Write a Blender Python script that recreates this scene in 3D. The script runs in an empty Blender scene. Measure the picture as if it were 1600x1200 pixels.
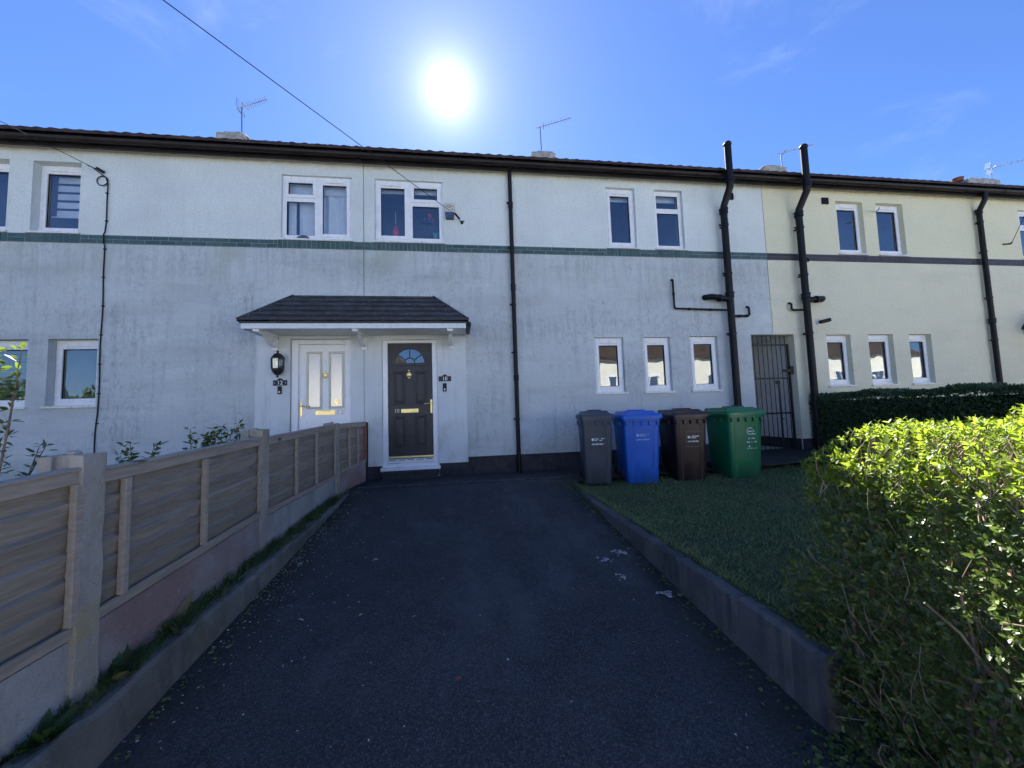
import bpy, math, random
import numpy as np
from mathutils import Vector, Matrix

random.seed(7)
rng = np.random.default_rng(11)
scene = bpy.context.scene
COL = scene.collection
R = math.radians

# ------------------------------------------------------------------ helpers
def tag(o, label=None, cat=None, group=None, kind=None):
    if label: o['label'] = label
    if cat: o['category'] = cat
    if group: o['group'] = group
    if kind: o['kind'] = kind
    return o

def thing(name, label, cat, loc=(0, 0, 0), rz=0.0, group=None, tilt=(0, 0)):
    o = bpy.data.objects.new(name, None)
    o.empty_display_size = 0.1
    COL.objects.link(o)
    o.location = loc
    o.rotation_euler = (tilt[0], tilt[1], rz)
    return tag(o, label, cat, group)

def copy_tree(o, parent=None):
    c = o.copy(); COL.objects.link(c)
    if parent: c.parent = parent
    for ch in [x for x in bpy.data.objects if x.parent == o]:
        copy_tree(ch, c)
    return c

class MB:
    """collects faces for ONE mesh"""
    def __init__(s): s.v = []; s.f = []
    def add(s, vs, fs):
        n = len(s.v); s.v += [tuple(p) for p in vs]; s.f += [tuple(i + n for i in f) for f in fs]; return s
    def box(s, x0, x1, y0, y1, z0, z1):
        v = [(x0,y0,z0),(x1,y0,z0),(x1,y1,z0),(x0,y1,z0),(x0,y0,z1),(x1,y0,z1),(x1,y1,z1),(x0,y1,z1)]
        return s.add(v, [(0,3,2,1),(4,5,6,7),(0,1,5,4),(1,2,6,5),(2,3,7,6),(3,0,4,7)])
    def obox(s, o, ax, ay, az):   # oriented box: corner-centre o, half vectors
        o, ax, ay, az = Vector(o), Vector(ax), Vector(ay), Vector(az)
        v = [o-ax-ay-az, o+ax-ay-az, o+ax+ay-az, o-ax+ay-az, o-ax-ay+az, o+ax-ay+az, o+ax+ay+az, o-ax+ay+az]
        return s.add(v, [(0,3,2,1),(4,5,6,7),(0,1,5,4),(1,2,6,5),(2,3,7,6),(3,0,4,7)])
    def quad(s, a, b, c, d): return s.add([a, b, c, d], [(0,1,2,3)])
    def ring_frame(s, x0, x1, z0, z1, w, y0, y1, wb=None, wt=None):  # rectangular frame in XZ, y0 front
        wb = w if wb is None else wb; wt = w if wt is None else wt
        s.box(x0, x0+w, y0, y1, z0, z1); s.box(x1-w, x1, y0, y1, z0, z1)
        s.box(x0+w, x1-w, y0, y1, z0, z0+wb); s.box(x0+w, x1-w, y0, y1, z1-wt, z1)
        return s
    def tube(s, pts, r, n=8, cap=True):
        pts = [Vector(p) for p in pts]
        rs = r if isinstance(r, (list, tuple)) else [r]*len(pts)
        base = len(s.v); up = Vector((0.13, 0.21, 1)).normalized()
        prev = None
        for i, p in enumerate(pts):
            if i == 0: d = pts[1]-pts[0]
            elif i == len(pts)-1: d = pts[-1]-pts[-2]
            else: d = (pts[i]-pts[i-1]).normalized() + (pts[i+1]-pts[i]).normalized()
            if d.length < 1e-9: d = pts[i]-pts[i-1]
            d.normalize()
            if prev is None:
                a = d.cross(up)
                if a.length < 1e-3: a = d.cross(Vector((1, 0, 0)))
                a.normalize()
            else:
                a = prev - d*prev.dot(d); a.normalize()
            prev = a; b = d.cross(a)
            for k in range(n):
                t = 2*math.pi*k/n
                s.v.append(tuple(p + (a*math.cos(t) + b*math.sin(t))*rs[i]))
        for i in range(len(pts)-1):
            for k in range(n):
                q = base+i*n
                s.f.append((q+k, q+(k+1) % n, q+n+(k+1) % n, q+n+k))
        if cap:
            s.f.append(tuple(base+k for k in range(n))[::-1])
            q = base+(len(pts)-1)*n
            s.f.append(tuple(q+k for k in range(n)))
        return s
    def lathe(s, prof, c, n=16, axis='z', cap=True):
        base = len(s.v)
        for (r, h) in prof:
            for k in range(n):
                t = 2*math.pi*k/n
                if axis == 'z': s.v.append((c[0]+r*math.cos(t), c[1]+r*math.sin(t), c[2]+h))
                elif axis == 'y': s.v.append((c[0]+r*math.cos(t), c[1]+h, c[2]+r*math.sin(t)))
                else: s.v.append((c[0]+h, c[1]+r*math.cos(t), c[2]+r*math.sin(t)))
        for i in range(len(prof)-1):
            for k in range(n):
                q = base+i*n
                s.f.append((q+k, q+(k+1) % n, q+n+(k+1) % n, q+n+k))
        if cap:
            s.f.append(tuple(base+k for k in range(n))[::-1])
            q = base+(len(prof)-1)*n
            s.f.append(tuple(q+k for k in range(n)))
        return s
    def loft(s, rings, cap=True):
        base = len(s.v); n = len(rings[0])
        for r in rings: s.v += [tuple(p) for p in r]
        for i in range(len(rings)-1):
            for k in range(n):
                q = base+i*n
                s.f.append((q+k, q+(k+1) % n, q+n+(k+1) % n, q+n+k))
        if cap:
            s.f.append(tuple(base+k for k in range(n))[::-1])
            q = base+(len(rings)-1)*n
            s.f.append(tuple(q+k for k in range(n)))
        return s
    def build(s, name, mat, parent=None, off=None, smooth=False, bevel=0, seg=2):
        """vertices are given in world coordinates when off is None and parent has a location (unrotated parents)"""
        me = bpy.data.meshes.new(name)
        if off is None and parent is not None:
            p = parent; L = Vector((0, 0, 0))
            while p is not None: L += p.location; p = p.parent
            off = L
        v = s.v if off is None else [(a-off[0], b-off[1], c-off[2]) for a, b, c in s.v]
        me.from_pydata(v, [], s.f); me.update()
        me.materials.append(mat)
        o = bpy.data.objects.new(name, me); COL.objects.link(o)
        if parent is not None: o.parent = parent
        if smooth:
            me.polygons.foreach_set('use_smooth', [True]*len(me.polygons))
            me.set_sharp_from_angle(angle=R(40))
        if bevel:
            m = o.modifiers.new('bevel', 'BEVEL'); m.width = bevel; m.segments = seg; m.limit_method = 'ANGLE'; m.angle_limit = R(35)
        return o

def npmesh(name, V, F, mat, parent=None, smooth=False):
    """V (n,3) float, F (m,k) int -> one mesh object"""
    me = bpy.data.meshes.new(name)
    V = np.asarray(V, dtype=np.float32); F = np.asarray(F, dtype=np.int32)
    k = F.shape[1]
    me.vertices.add(len(V)); me.vertices.foreach_set('co', V.ravel())
    me.loops.add(F.size); me.loops.foreach_set('vertex_index', F.ravel())
    me.polygons.add(len(F)); me.polygons.foreach_set('loop_start', np.arange(0, F.size, k, dtype=np.int32))
    me.polygons.foreach_set('loop_total', np.full(len(F), k, dtype=np.int32))
    me.update(calc_edges=True); me.validate()
    me.materials.append(mat)
    if smooth: me.polygons.foreach_set('use_smooth', [True]*len(me.polygons))
    o = bpy.data.objects.new(name, me); COL.objects.link(o)
    if parent is not None: o.parent = parent
    return o

def unit(a): return a/np.maximum(np.linalg.norm(a, axis=-1, keepdims=True), 1e-9)

LT = np.array([(0,0,0),(.33,-.46,.14),(.72,-.34,.10),(1,0,-.06),(.72,.34,.10),(.33,.46,.14),(.35,0,0),(.72,0,-.02)])
LF = np.array([(0,1,6),(1,2,7),(1,7,6),(2,3,7),(0,6,5),(6,7,4),(6,4,5),(7,3,4)])
ST = np.array([(0,0,0),(.5,-.5,.16),(1,0,-.03),(.5,.5,.16)])
SF = np.array([(0,1,2),(0,2,3)])
def leafset(P, D, Nn, L, W, simple=False):
    T, Fc = (ST, SF) if simple else (LT, LF)
    D = unit(D); S = unit(np.cross(D, Nn)); U = np.cross(S, D)
    V = P[:, None, :] + D[:, None, :]*(T[:, 0][None, :, None]*L[:, None, None]) + S[:, None, :]*(T[:, 1][None, :, None]*W[:, None, None]) + U[:, None, :]*(T[:, 2][None, :, None]*W[:, None, None])
    n = len(P); k = len(T)
    F = Fc[None] + (np.arange(n)*k)[:, None, None]
    return V.reshape(-1, 3), F.reshape(-1, 3)

# ------------------------------------------------------------------ materials
class NT:
    def __init__(s, name):
        s.m = bpy.data.materials.new(name); s.m.use_nodes = True
        s.t = s.m.node_tree; s.t.nodes.clear()
        s.out = s.n('ShaderNodeOutputMaterial')
    def n(s, typ, **kw):
        x = s.t.nodes.new(typ)
        for k, v in kw.items(): setattr(x, k, v)
        return x
    def l(s, a, b): s.t.links.new(a, b)
    def put(s, sock, v):
        if hasattr(v, 'is_output') or isinstance(v, bpy.types.NodeSocket): s.l(v, sock)
        else: sock.default_value = v
    def pos(s):
        return s.n('ShaderNodeNewGeometry').outputs['Position']
    def objc(s): return s.n('ShaderNodeTexCoord').outputs['Object']
    def island(s): return s.n('ShaderNodeNewGeometry').outputs['Random Per Island']
    def mapv(s, vec, scale=(1,1,1), loc=(0,0,0), rot=(0,0,0)):
        m = s.n('ShaderNodeMapping'); s.l(vec, m.inputs['Vector'])
        m.inputs['Scale'].default_value = scale; m.inputs['Location'].default_value = loc; m.inputs['Rotation'].default_value = rot
        return m.outputs[0]
    def noise(s, vec, scale, detail=4, rough=.55, dist=0):
        x = s.n('ShaderNodeTexNoise'); s.l(vec, x.inputs['Vector'])
        x.inputs['Scale'].default_value = scale; x.inputs['Detail'].default_value = detail
        x.inputs['Roughness'].default_value = rough; x.inputs['Distortion'].default_value = dist
        return x.outputs['Fac']
    def vor(s, vec, scale, feature='F1'):
        x = s.n('ShaderNodeTexVoronoi', feature=feature); s.l(vec, x.inputs['Vector']); x.inputs['Scale'].default_value = scale
        return x.outputs['Distance']
    def ramp(s, fac, lo, hi, a=0.0, b=1.0):
        x = s.n('ShaderNodeMapRange'); x.interpolation_type = 'SMOOTHSTEP'
        s.put(x.inputs['Value'], fac)
        x.inputs['From Min'].default_value = lo; x.inputs['From Max'].default_value = hi
        x.inputs['To Min'].default_value = a; x.inputs['To Max'].default_value = b
        return x.outputs[0]
    def math(s, op, a, b=0.0, c=0.0):
        x = s.n('ShaderNodeMath', operation=op); s.put(x.inputs[0], a); s.put(x.inputs[1], b); s.put(x.inputs[2], c)
        return x.outputs[0]
    def mix(s, fac, a, b, mode='MIX'):
        x = s.n('ShaderNodeMix', data_type='RGBA', blend_type=mode)
        s.put(x.inputs[0], fac)
        for sk, v in ((x.inputs[6], a), (x.inputs[7], b)):
            if isinstance(v, tuple): sk.default_value = (v[0], v[1], v[2], 1)
            else: s.l(v, sk)
        return x.outputs[2]
    def crmp(s, fac, stops):
        x = s.n('ShaderNodeValToRGB'); s.l(fac, x.inputs[0]); cr = x.color_ramp
        while len(cr.elements) < len(stops): cr.elements.new(.5)
        for e, (p, c) in zip(cr.elements, stops): e.position = p; e.color = (c[0], c[1], c[2], 1)
        return x.outputs[0]
    def bump(s, h, strength=.3, dist=.01):
        x = s.n('ShaderNodeBump'); s.l(h, x.inputs['Height']); x.inputs['Strength'].default_value = strength; x.inputs['Distance'].default_value = dist
        return x.outputs[0]
    def bsdf(s, col, rough=.6, spec=.5, metal=0, normal=None, **kw):
        b = s.n('ShaderNodeBsdfPrincipled')
        sk = b.inputs['Base Color']
        if isinstance(col, tuple): sk.default_value = (col[0], col[1], col[2], 1)
        else: s.l(col, sk)
        s.put(b.inputs['Roughness'], rough); s.put(b.inputs['Metallic'], metal); s.put(b.inputs['Specular IOR Level'], spec)
        if normal is not None: s.l(normal, b.inputs['Normal'])
        for k, v in kw.items(): s.put(b.inputs[k], v)
        return b.outputs[0]
    def done(s, sh): s.l(sh, s.out.inputs['Surface']); return s.m

def sep(t, vec):
    x = t.n('ShaderNodeSeparateXYZ'); t.l(vec, x.inputs[0]); return x.outputs

def m_simple(name, col, rough=.5, spec=.5, metal=0, var=.15, scale=9.0, bump=0.0, bscale=60.0, dirt=None):
    t = NT(name); p = t.objc()
    f = t.noise(p, scale, 5)
    c = t.mix(t.ramp(f, .3, .7), tuple(x*(1-var) for x in col), tuple(min(1, x*(1+var)) for x in col))
    if dirt is not None:
        g = t.noise(t.mapv(p, (6, 6, 1.2)), 3.0, 6, .65)
        c = t.mix(t.ramp(g, .52, .75, 0, .55), c, dirt)
    nr = t.bump(t.noise(p, bscale, 4), bump, .004) if bump else None
    r = t.ramp(t.noise(p, scale*2.3, 3), .2, .8, max(.02, rough-.08), min(1, rough+.1))
    return t.done(t.bsdf(c, r, spec, metal, nr))

def m_render(name, clean, low, grime, algae, amount, sills=()):
    """roughcast render: clean paint above the brick band, weathered below it"""
    t = NT(name); p = t.pos(); x, y, z = sep(t, p)
    low_f = t.ramp(z, 3.86, 3.90, 1, 0)                     # below the band
    base = t.mix(low_f, clean, low)
    big = t.noise(p, .9, 5, .6)
    base = t.mix(t.ramp(big, .35, .7, 0, .35), base, tuple(c*.86 for c in low))
    zone = t.noise(t.mapv(p, (.35, .35, 1.5), (2, 0, 7)), 1.5, 5, .6)     # broad damp zones lying along the wall
    base = t.mix(t.math('MULTIPLY', t.ramp(zone, .46, .68), t.math('MULTIPLY_ADD', low_f, .42*amount, .05)), base, tuple(c*.66 for c in low))
    base = t.mix(t.math('MULTIPLY', t.ramp(zone, .44, .30), t.math('MULTIPLY', low_f, .45*amount)), base, clean)
    streak = t.noise(t.mapv(p, (7.0, 7.0, .55)), 1.6, 7, .7)
    patch = t.noise(p, 1.05, 6, .68)
    s1 = t.math('MULTIPLY', t.ramp(streak, .46, .70), t.ramp(patch, .36, .62))
    s1 = t.math('MULTIPLY', s1, t.math('MULTIPLY_ADD', low_f, .36*amount, .10*amount))
    clean_m = 0.0
    for xc in sills:
        dx = t.math('ABSOLUTE', t.math('SUBTRACT', t.math('ADD', x, t.math('MULTIPLY', t.math('SUBTRACT', patch, .5), .5)), xc))
        clean_m = t.math('MAXIMUM', clean_m, t.ramp(dx, .42, .22))
    clean_m = t.math('MULTIPLY', clean_m, t.math('MULTIPLY', t.ramp(z, 1.32, 1.28), t.ramp(z, .55, 1.0)))
    keep = t.math('SUBTRACT', 1.0, t.math('MULTIPLY', clean_m, .85))
    band_run = t.math('MULTIPLY', t.math('MULTIPLY', t.ramp(z, 2.75, 3.72), low_f), t.math('MULTIPLY', t.ramp(t.noise(t.mapv(p, (10, 10, .6), (1, 0, 4)), 1.4, 6, .7),   .40, .66), .34*amount))
    s1 = t.math('MULTIPLY', t.math('MAXIMUM', s1, band_run), keep)
    base = t.mix(s1, base, grime)
    fine = t.math('ADD', t.math('MULTIPLY', t.noise(t.mapv(p, (1, 1, .5)), 24, 5, .75), .6), t.math('MULTIPLY', t.noise(p, 9, 6, .7), .4))
    f2 = t.math('MULTIPLY', t.ramp(fine, .46, .64), t.ramp(patch, .40, .60, .08, .95))
    f2 = t.math('MULTIPLY', f2, t.math('MULTIPLY_ADD', low_f, .46*amount, .13*amount))
    base = t.mix(t.math('MULTIPLY', f2, keep), base, grime)
    # little dark scuffs running down
    tick = t.noise(t.mapv(p, (16, 16, 2.3), (3.1, 0, 1.7)), 1.5, 2, .5)
    base = t.mix(t.math('MULTIPLY', t.ramp(tick, .735, .78), .55*amount), base, tuple(c*.55 for c in grime))
    # green algae under the band and near the ground
    ag = t.noise(p, 1.15, 4, .6)
    under = t.math('MULTIPLY', t.ramp(z, 2.9, 3.8), low_f)
    foot = t.ramp(z, .9, .2)
    am = t.math('MAXIMUM', under, foot)
    am = t.math('MULTIPLY', t.math('MULTIPLY', am, t.ramp(ag, .45, .68)), .55*amount)
    base = t.mix(am, base, algae)
    # yellowed strip right under the eaves
    base = t.mix(t.math('MULTIPLY', t.ramp(z, 5.22, 5.40), t.ramp(t.noise(t.mapv(p, (4, 4, 1)), 2, 4), .3, .7, .3, .8)), base, (.42, .38, .27))
    grit = t.noise(p, 75, 3, .6); grit2 = t.noise(p, 33, 3, .6)
    base = t.mix(t.ramp(grit2, .3, .6, .28, 0), base, tuple(c*.55 for c in clean)); base = t.mix(t.ramp(grit, .55, .75, 0, .3), base, tuple(min(1, c*1.15) for c in clean))
    h = t.math('ADD', grit, grit2)
    nr = t.bump(h, .42, .010)
    return t.done(t.bsdf(base, .92, .25, 0, nr))

M = {}
M['white_render'] = m_render('white_render', (.715, .775, .755), (.570, .620, .635), (.225, .26, .275), (.37, .42, .32), 1.0, (2.72, 3.64, 4.59, -5.77))
M['cream_render'] = m_render('cream_render', (.76, .735, .53), (.74, .72, .56), (.55, .56, .45), (.55, .57, .42), .35)
def m_smoothrender():
    t = NT('smooth_render'); p = t.pos(); x, y, z = sep(t, p)
    big = t.noise(p, 1.4, 5, .6); st = t.noise(t.mapv(p, (9, 9, .8)), 1.5, 6, .7)
    c = t.mix(t.ramp(big, .35, .7), (.68, .725, .745), (.60, .645, .665))
    c = t.mix(t.math('MULTIPLY', t.ramp(st, .52, .75), .45), c, (.36, .38, .40))
    c = t.mix(t.math('MULTIPLY', t.ramp(z, 1.6, .3), t.ramp(t.noise(p, 2.6, 4), .45, .7, 0, .6)), c, (.40, .45, .34))
    return t.done(t.bsdf(c, .85, .3, 0, t.bump(t.noise(p, 45, 4), .25, .008)))
M['smooth_render'] = m_smoothrender()
M['upvc'] = m_simple('white_upvc', (.80, .82, .85), .28, .5, 0, .02, 3, dirt=(.55, .55, .52))
M['upvc_clean'] = m_simple('white_upvc_door', (.80, .82, .86), .3, .5, 0, .02, 3)
M['cream_trim'] = m_simple('cream_trim', (.60, .58, .47), .4, .5, 0, .05)
M['sill'] = m_simple('sill_white', (.72, .73, .72), .4, .5, 0, .08, 5, dirt=(.33, .34, .30))
M['plinth'] = m_simple('plinth_black', (.035, .033, .040), .75, .3, 0, .35, 5, .35, 50, dirt=(.085, .08, .085))
M['black_plastic'] = m_simple('black_plastic', (.005, .006, .008), .48, .25, 0, .25, 6, dirt=(.012, .013, .015))
M['brown_gutter'] = m_simple('brown_gutter', (.012, .008, .008), .42, .3, 0, .4, 4, dirt=(.04, .028, .024))
M['black_iron'] = m_simple('black_iron', (.012, .012, .014), .5, .5, 0, .3)
M['tile'] = m_simple('roof_tile_brown', (.055, .036, .030), .8, .3, 0, .4, 6, .3, 40)
M['canopy_tile'] = m_simple('canopy_tile', (.040, .042, .048), .62, .4, 0, .45, 7, .3, 60, dirt=(.075, .08, .085))
M['gold'] = m_simple('polished_brass', (.74, .60, .27), .36, .5, 1, .06)
M['steel'] = m_simple('grey_metal', (.35, .36, .38), .4, .5, .9, .1)
M['chim'] = m_simple('chimney_render', (.40, .38, .34), .9, .2, 0, .3, 7, .5, 30, dirt=(.16, .15, .14))
M['pot'] = m_simple('chimney_pot', (.20, .075, .05), .8, .3, 0, .25)
M['rubber'] = m_simple('rubber', (.012, .012, .013), .7, .3)
M['interior'] = m_simple('room_wall', (.24, .25, .29), .9, .2, 0, .1, 2)
M['curtain'] = m_simple('white_curtain', (.78, .80, .84), .9, .2, 0, .04)
M['blind'] = m_simple('pale_blind', (.66, .69, .75), .8, .3, 0, .05)
M['darkblind'] = m_simple('grey_blind_slats', (.16, .19, .21), .5, .4, 0, .1)
M['fascia'] = m_simple('white_fascia', (.72, .74, .76), .35, .5, 0, .04, 3, dirt=(.45, .46, .45))
M['sign_white'] = m_simple('sign_white', (.82, .83, .85), .4)
M['red'] = m_simple('red_plastic', (.55, .04, .05), .35)
M['teal_toy'] = m_simple('green_fabric', (.10, .38, .33), .9)
M['blue_toy'] = m_simple('blue_toy', (.08, .30, .62), .5)
M['silver'] = m_simple('silver', (.8, .85, .9), .15, .5, 1, .05)
M['alarm'] = m_simple('alarm_ivory', (.52, .53, .46), .5, .4, 0, .06)
M['alarm_blue'] = m_simple('alarm_lens', (.06, .09, .16), .25)

def m_door(name, col, hi):
    t = NT(name); p = t.objc()
    q = t.mapv(p, (1.0, 1.0, .10))
    w = t.noise(q, 26, 6, .6, 1.8)
    w2 = t.noise(t.mapv(p, (1, 1, .22), (2, 0, 5)), 9, 3, .5, 2.5)
    ring = t.math('SINE', t.math('MULTIPLY', w2, 46))
    g = t.math('MULTIPLY', t.ramp(ring, .1, 1.0), t.ramp(w, .35, .65))
    c = t.mix(g, col, hi)
    return t.done(t.bsdf(c, .42, .5, 0, t.bump(g, .5, .004)))
M['door_black'] = m_door('black_door_grain', (.013, .013, .019), (.050, .051, .064))

def m_glass(name, ior, rough=0.0, wav=.02):
    t = NT(name); p = t.pos()
    nr = t.bump(t.noise(p, 2.2, 2, .4), wav, .05)
    lw_ = t.n('ShaderNodeLayerWeight'); lw_.inputs['Blend'].default_value = .5; fr = t.math('MULTIPLY_ADD', t.math('POWER', lw_.outputs['Facing'], 4.0), 1-ior, ior)
    tr = t.n('ShaderNodeBsdfTransparent'); tr.inputs[0].default_value = (.93, .96, .97, 1)
    gl = t.n('ShaderNodeBsdfGlossy'); gl.inputs['Roughness'].default_value = rough; t.l(nr, gl.inputs['Normal'])
    gl.inputs[0].default_value = (.95, .98, 1, 1)
    mx = t.n('ShaderNodeMixShader'); t.l(fr, mx.inputs[0]); t.l(tr.outputs[0], mx.inputs[1]); t.l(gl.outputs[0], mx.inputs[2])
    return t.done(mx.outputs[0])
M['glass'] = m_glass('window_glass', .095, 0, .045)
def m_obscure():
    t = NT('obscure_glass'); p = t.pos()
    nr = t.bump(t.noise(t.mapv(p, (1, 1, .6)), 38, 3, .6), .2, .008)
    return t.done(t.bsdf((.13, .16, .18), .24, .9, 0, nr, **{'IOR': 2.2}))
M['obscure'] = m_obscure()

def m_band(name, c1, c2, mortar):
    t = NT(name); p = t.pos(); r = t.island()
    c = t.mix(r, c1, c2)
    c = t.mix(t.ramp(t.noise(p, 12, 5), .45, .75, 0, .4), c, tuple(x*.5 for x in c1))
    return t.done(t.bsdf(c, .45, .5, 0, t.bump(t.noise(p, 40, 3), .2, .004)))
M['band_teal'] = m_band('teal_painted_brick', (.030, .075, .075), (.060, .115, .110), None)
M['band_brown'] = m_band('brown_painted_brick', (.030, .022, .028), (.052, .040, .046), None)
M['mortar'] = m_simple('mortar', (.22, .27, .26), .9, .2, 0, .2)
M['mortar_dark'] = m_simple('mortar_dark', (.12, .11, .11), .9, .2, 0, .2)

def m_asphalt(name, col, blotch):
    t = NT(name); p = t.pos()
    def cells(sc):
        x = t.n('ShaderNodeTexVoronoi', feature='F1'); t.l(p, x.inputs['Vector']); x.inputs['Scale'].default_value = sc
        return sep(t, x.outputs['Color'])[0], x.outputs['Distance']
    v1, d1 = cells(125); v2, d2 = cells(210)
    b = t.noise(p, .8, 5, .6); b2 = t.noise(p, 3.3, 6, .65); lane = t.noise(t.mapv(p, (1.1, .16, 1)), 1.6, 4, .6)
    c = t.mix(t.ramp(b, .35, .68), col, blotch)
    c = t.mix(t.ramp(lane, .45, .7, 0, .5), c, tuple(x*1.45 for x in col))
    c = t.mix(t.ramp(b2, .52, .75, 0, .45), c, tuple(x*.55 for x in col))
    c = t.mix(t.ramp(v1, .10, .75, .6, 0), c, tuple(x*.42 for x in col))
    c = t.mix(t.ramp(v1, .84, .98, 0, .55), c, (.11, .112, .118))
    c = t.mix(t.ramp(v2, .90, .99, 0, .6), c, (.17, .17, .17))
    xx = t.math('ABSOLUTE', sep(t, p)[0])
    edge = t.math('MULTIPLY', t.ramp(xx, 1.18, 1.55), t.ramp(t.noise(p, 5, 5, .7), .35, .6, .2, .85))
    c = t.mix(edge, c, (.030, .029, .022))
    wear = t.math('MULTIPLY', t.ramp(t.noise(t.mapv(p, (1.5, .55, 1), (3, 1, 0)), 1.3, 6, .65), .50, .66), .42)
    c = t.mix(wear, c, tuple(x*2.1 for x in col))
    h = t.math('ADD', t.math('MULTIPLY', d1, -1.0), t.math('MULTIPLY', v1, .6))
    return t.done(t.bsdf(c, t.ramp(b2, .2, .8, .70, .9), .3, 0, t.bump(h, .6, .005)))
M['asphalt'] = m_asphalt('asphalt', (.044, .047, .049), (.060, .062, .064))
M['path_asphalt'] = m_asphalt('path_asphalt', (.036, .036, .039), (.047, .046, .049))
M['road'] = m_asphalt('road_asphalt', (.10, .10, .10), (.13, .13, .13))
def m_concrete(name, col, dark, moss=None, stain=None, sc=1.0):
    t = NT(name); p = t.pos()
    a = t.noise(p, 2.2*sc, 6, .65); st = t.noise(t.mapv(p, (3.6, 3.6, 1.5)), 1.6*sc, 7, .72); g = t.noise(p, 70, 4, .7)
    c = t.mix(t.ramp(a, .35, .7), col, tuple(.5*(x+y) for x, y in zip(col, dark)))
    c = t.mix(t.math('MULTIPLY', t.ramp(st, .47, .72), .75), c, dark)
    if moss is not None: c = t.mix(t.ramp(t.noise(p, 3.1, 5, .6), .50, .72, 0, .7), c, moss)
    if stain is not None: c = t.mix(t.ramp(t.noise(t.mapv(p, (1.1, 1.1, 1.6), (4, 2, 0)), 1.0, 5, .6), .40, .62, 0, .8), c, stain)
    c = t.mix(t.ramp(g, .42, .25, 0, .8), c, tuple(x*.35 for x in dark)); c = t.mix(t.ramp(t.noise(p, 34, 4, .7), .55, .75, 0, .35), c, tuple(min(1, x*1.5) for x in col))
    return t.done(t.bsdf(c, .9, .25, 0, t.bump(t.math('ADD', g, a), .5, .010)))
M['kerb'] = m_concrete('kerb_concrete', (.120, .124, .126), (.040, .043, .045), moss=(.050, .055, .040))
M['kerb_left'] = m_concrete('kerb_concrete_left', (.165, .168, .155), (.065, .068, .062), moss=(.085, .090, .060))
M['post'] = m_concrete('post_concrete', (.40, .375, .33), (.22, .205, .18), moss=(.38, .32, .15))
M['gravel_red'] = m_concrete('gravel_board_red', (.33, .31, .31), (.20, .18, .18), stain=(.25, .165, .155))
M['gravel_grey'] = m_concrete('gravel_board_grey', (.40, .40, .40), (.18, .18, .18), stain=(.30, .28, .26))
M['pavement'] = m_concrete('pavement_concrete', (.42, .41, .39), (.30, .29, .28))
M['pavement_dark'] = m_simple('joint_mortar', (.095, .095, .10), .9, .2, 0, .5, 12)
M['soil'] = m_simple('soil', (.040, .032, .024), .95, .2, 0, .4, 14, .6, 50)

def m_wood(name, a, b, dark):
    t = NT(name); p = t.objc(); r = t.island()
    # grain along local x
    sh = t.n('ShaderNodeVectorMath', operation='ADD'); t.l(p, sh.inputs[0])
    cb = t.n('ShaderNodeCombineXYZ'); t.l(t.math('MULTIPLY', r, 13.0), cb.inputs[2]); t.l(t.math('MULTIPLY', r, 7.0), cb.inputs[0]); t.l(cb.outputs[0], sh.inputs[1])
    q = t.mapv(sh.outputs[0], (.9, 6, 9))
    g = t.noise(q, 5.5, 7, .65, .6)
    g2 = t.noise(t.mapv(sh.outputs[0], (.5, 3, 3)), 4, 4, .6, 1.5)
    c = t.mix(t.ramp(g, .28, .72), a, b)
    gf = t.noise(t.mapv(sh.outputs[0], (.7, 14, 22)), 6.5, 5, .7)
    c = t.mix(t.ramp(gf, .56, .74, 0, .32), c, dark)
    c = t.mix(t.ramp(g2, .55, .80, 0, .35), c, dark)
    c = t.mix(t.math('MULTIPLY', r, .6), c, dark)
    kn = t.vor(t.mapv(sh.outputs[0], (1.6, 1.6, 4.2)), 1.35)
    c = t.mix(t.ramp(kn, .13, .03), c, tuple(x*.25 for x in dark))
    return t.done(t.bsdf(c, .85, .25, 0, t.bump(g, .45, .006)))
M['wood'] = m_wood('weathered_wood', (.275, .238, .195), (.415, .362, .300), (.135, .112, .092))
M['wood_trim'] = m_wood('weathered_rail', (.340, .288, .230), (.460, .405, .340), (.210, .175, .145))
M['wood_red'] = m_wood('stained_wood', (.270, .130, .080), (.340, .170, .110), (.170, .085, .060))

def m_leaf(name, stops, trans, tcol, rough=.38, spec=.5, patch=None):
    t = NT(name); r = t.island()
    c = t.crmp(r, stops)
    if patch: c = t.mix(t.ramp(t.noise(t.pos(), 1.5, 5, .65), .42, .68, 0, .75), c, patch)
    b = t.bsdf(c, rough, spec)
    tl = t.n('ShaderNodeBsdfTranslucent')
    c2 = t.mix(.6, c, tcol); t.l(c2, tl.inputs[0])
    mx = t.n('ShaderNodeMixShader'); mx.inputs[0].default_value = trans
    t.l(b, mx.inputs[1]); t.l(tl.outputs[0], mx.inputs[2])
    return t.done(mx.outputs[0])
M['hedge_leaf'] = m_leaf('hedge_leaf', [(0, (.040, .080, .012)), (.35, (.075, .125, .014)), (.75, (.130, .195, .018)), (.93, (.19, .24, .03)), (.96, (.22, .15, .05)), (1, (.16, .09, .04))], .50, (.52, .68, .05), .45, .35)
M['hedge_inner'] = m_leaf('hedge_inner_leaf', [(0, (.055, .092, .022)), (.55, (.110, .160, .038)), (.90, (.165, .21, .055)), (.94, (.22, .17, .05)), (.97, (.12, .08, .04)), (1, (.17, .10, .05))], .28, (.16, .26, .03))
M['dark_leaf'] = m_leaf('privet_leaf', [(0, (.045, .090, .045)), (.6, (.075, .135, .062)), (1, (.13, .20, .095))], .15, (.06, .12, .03), .55, .25)
M['rose_leaf'] = m_leaf('rose_leaf', [(0, (.030, .065, .018)), (1, (.075, .125, .030))], .35, (.30, .42, .04))
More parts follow.
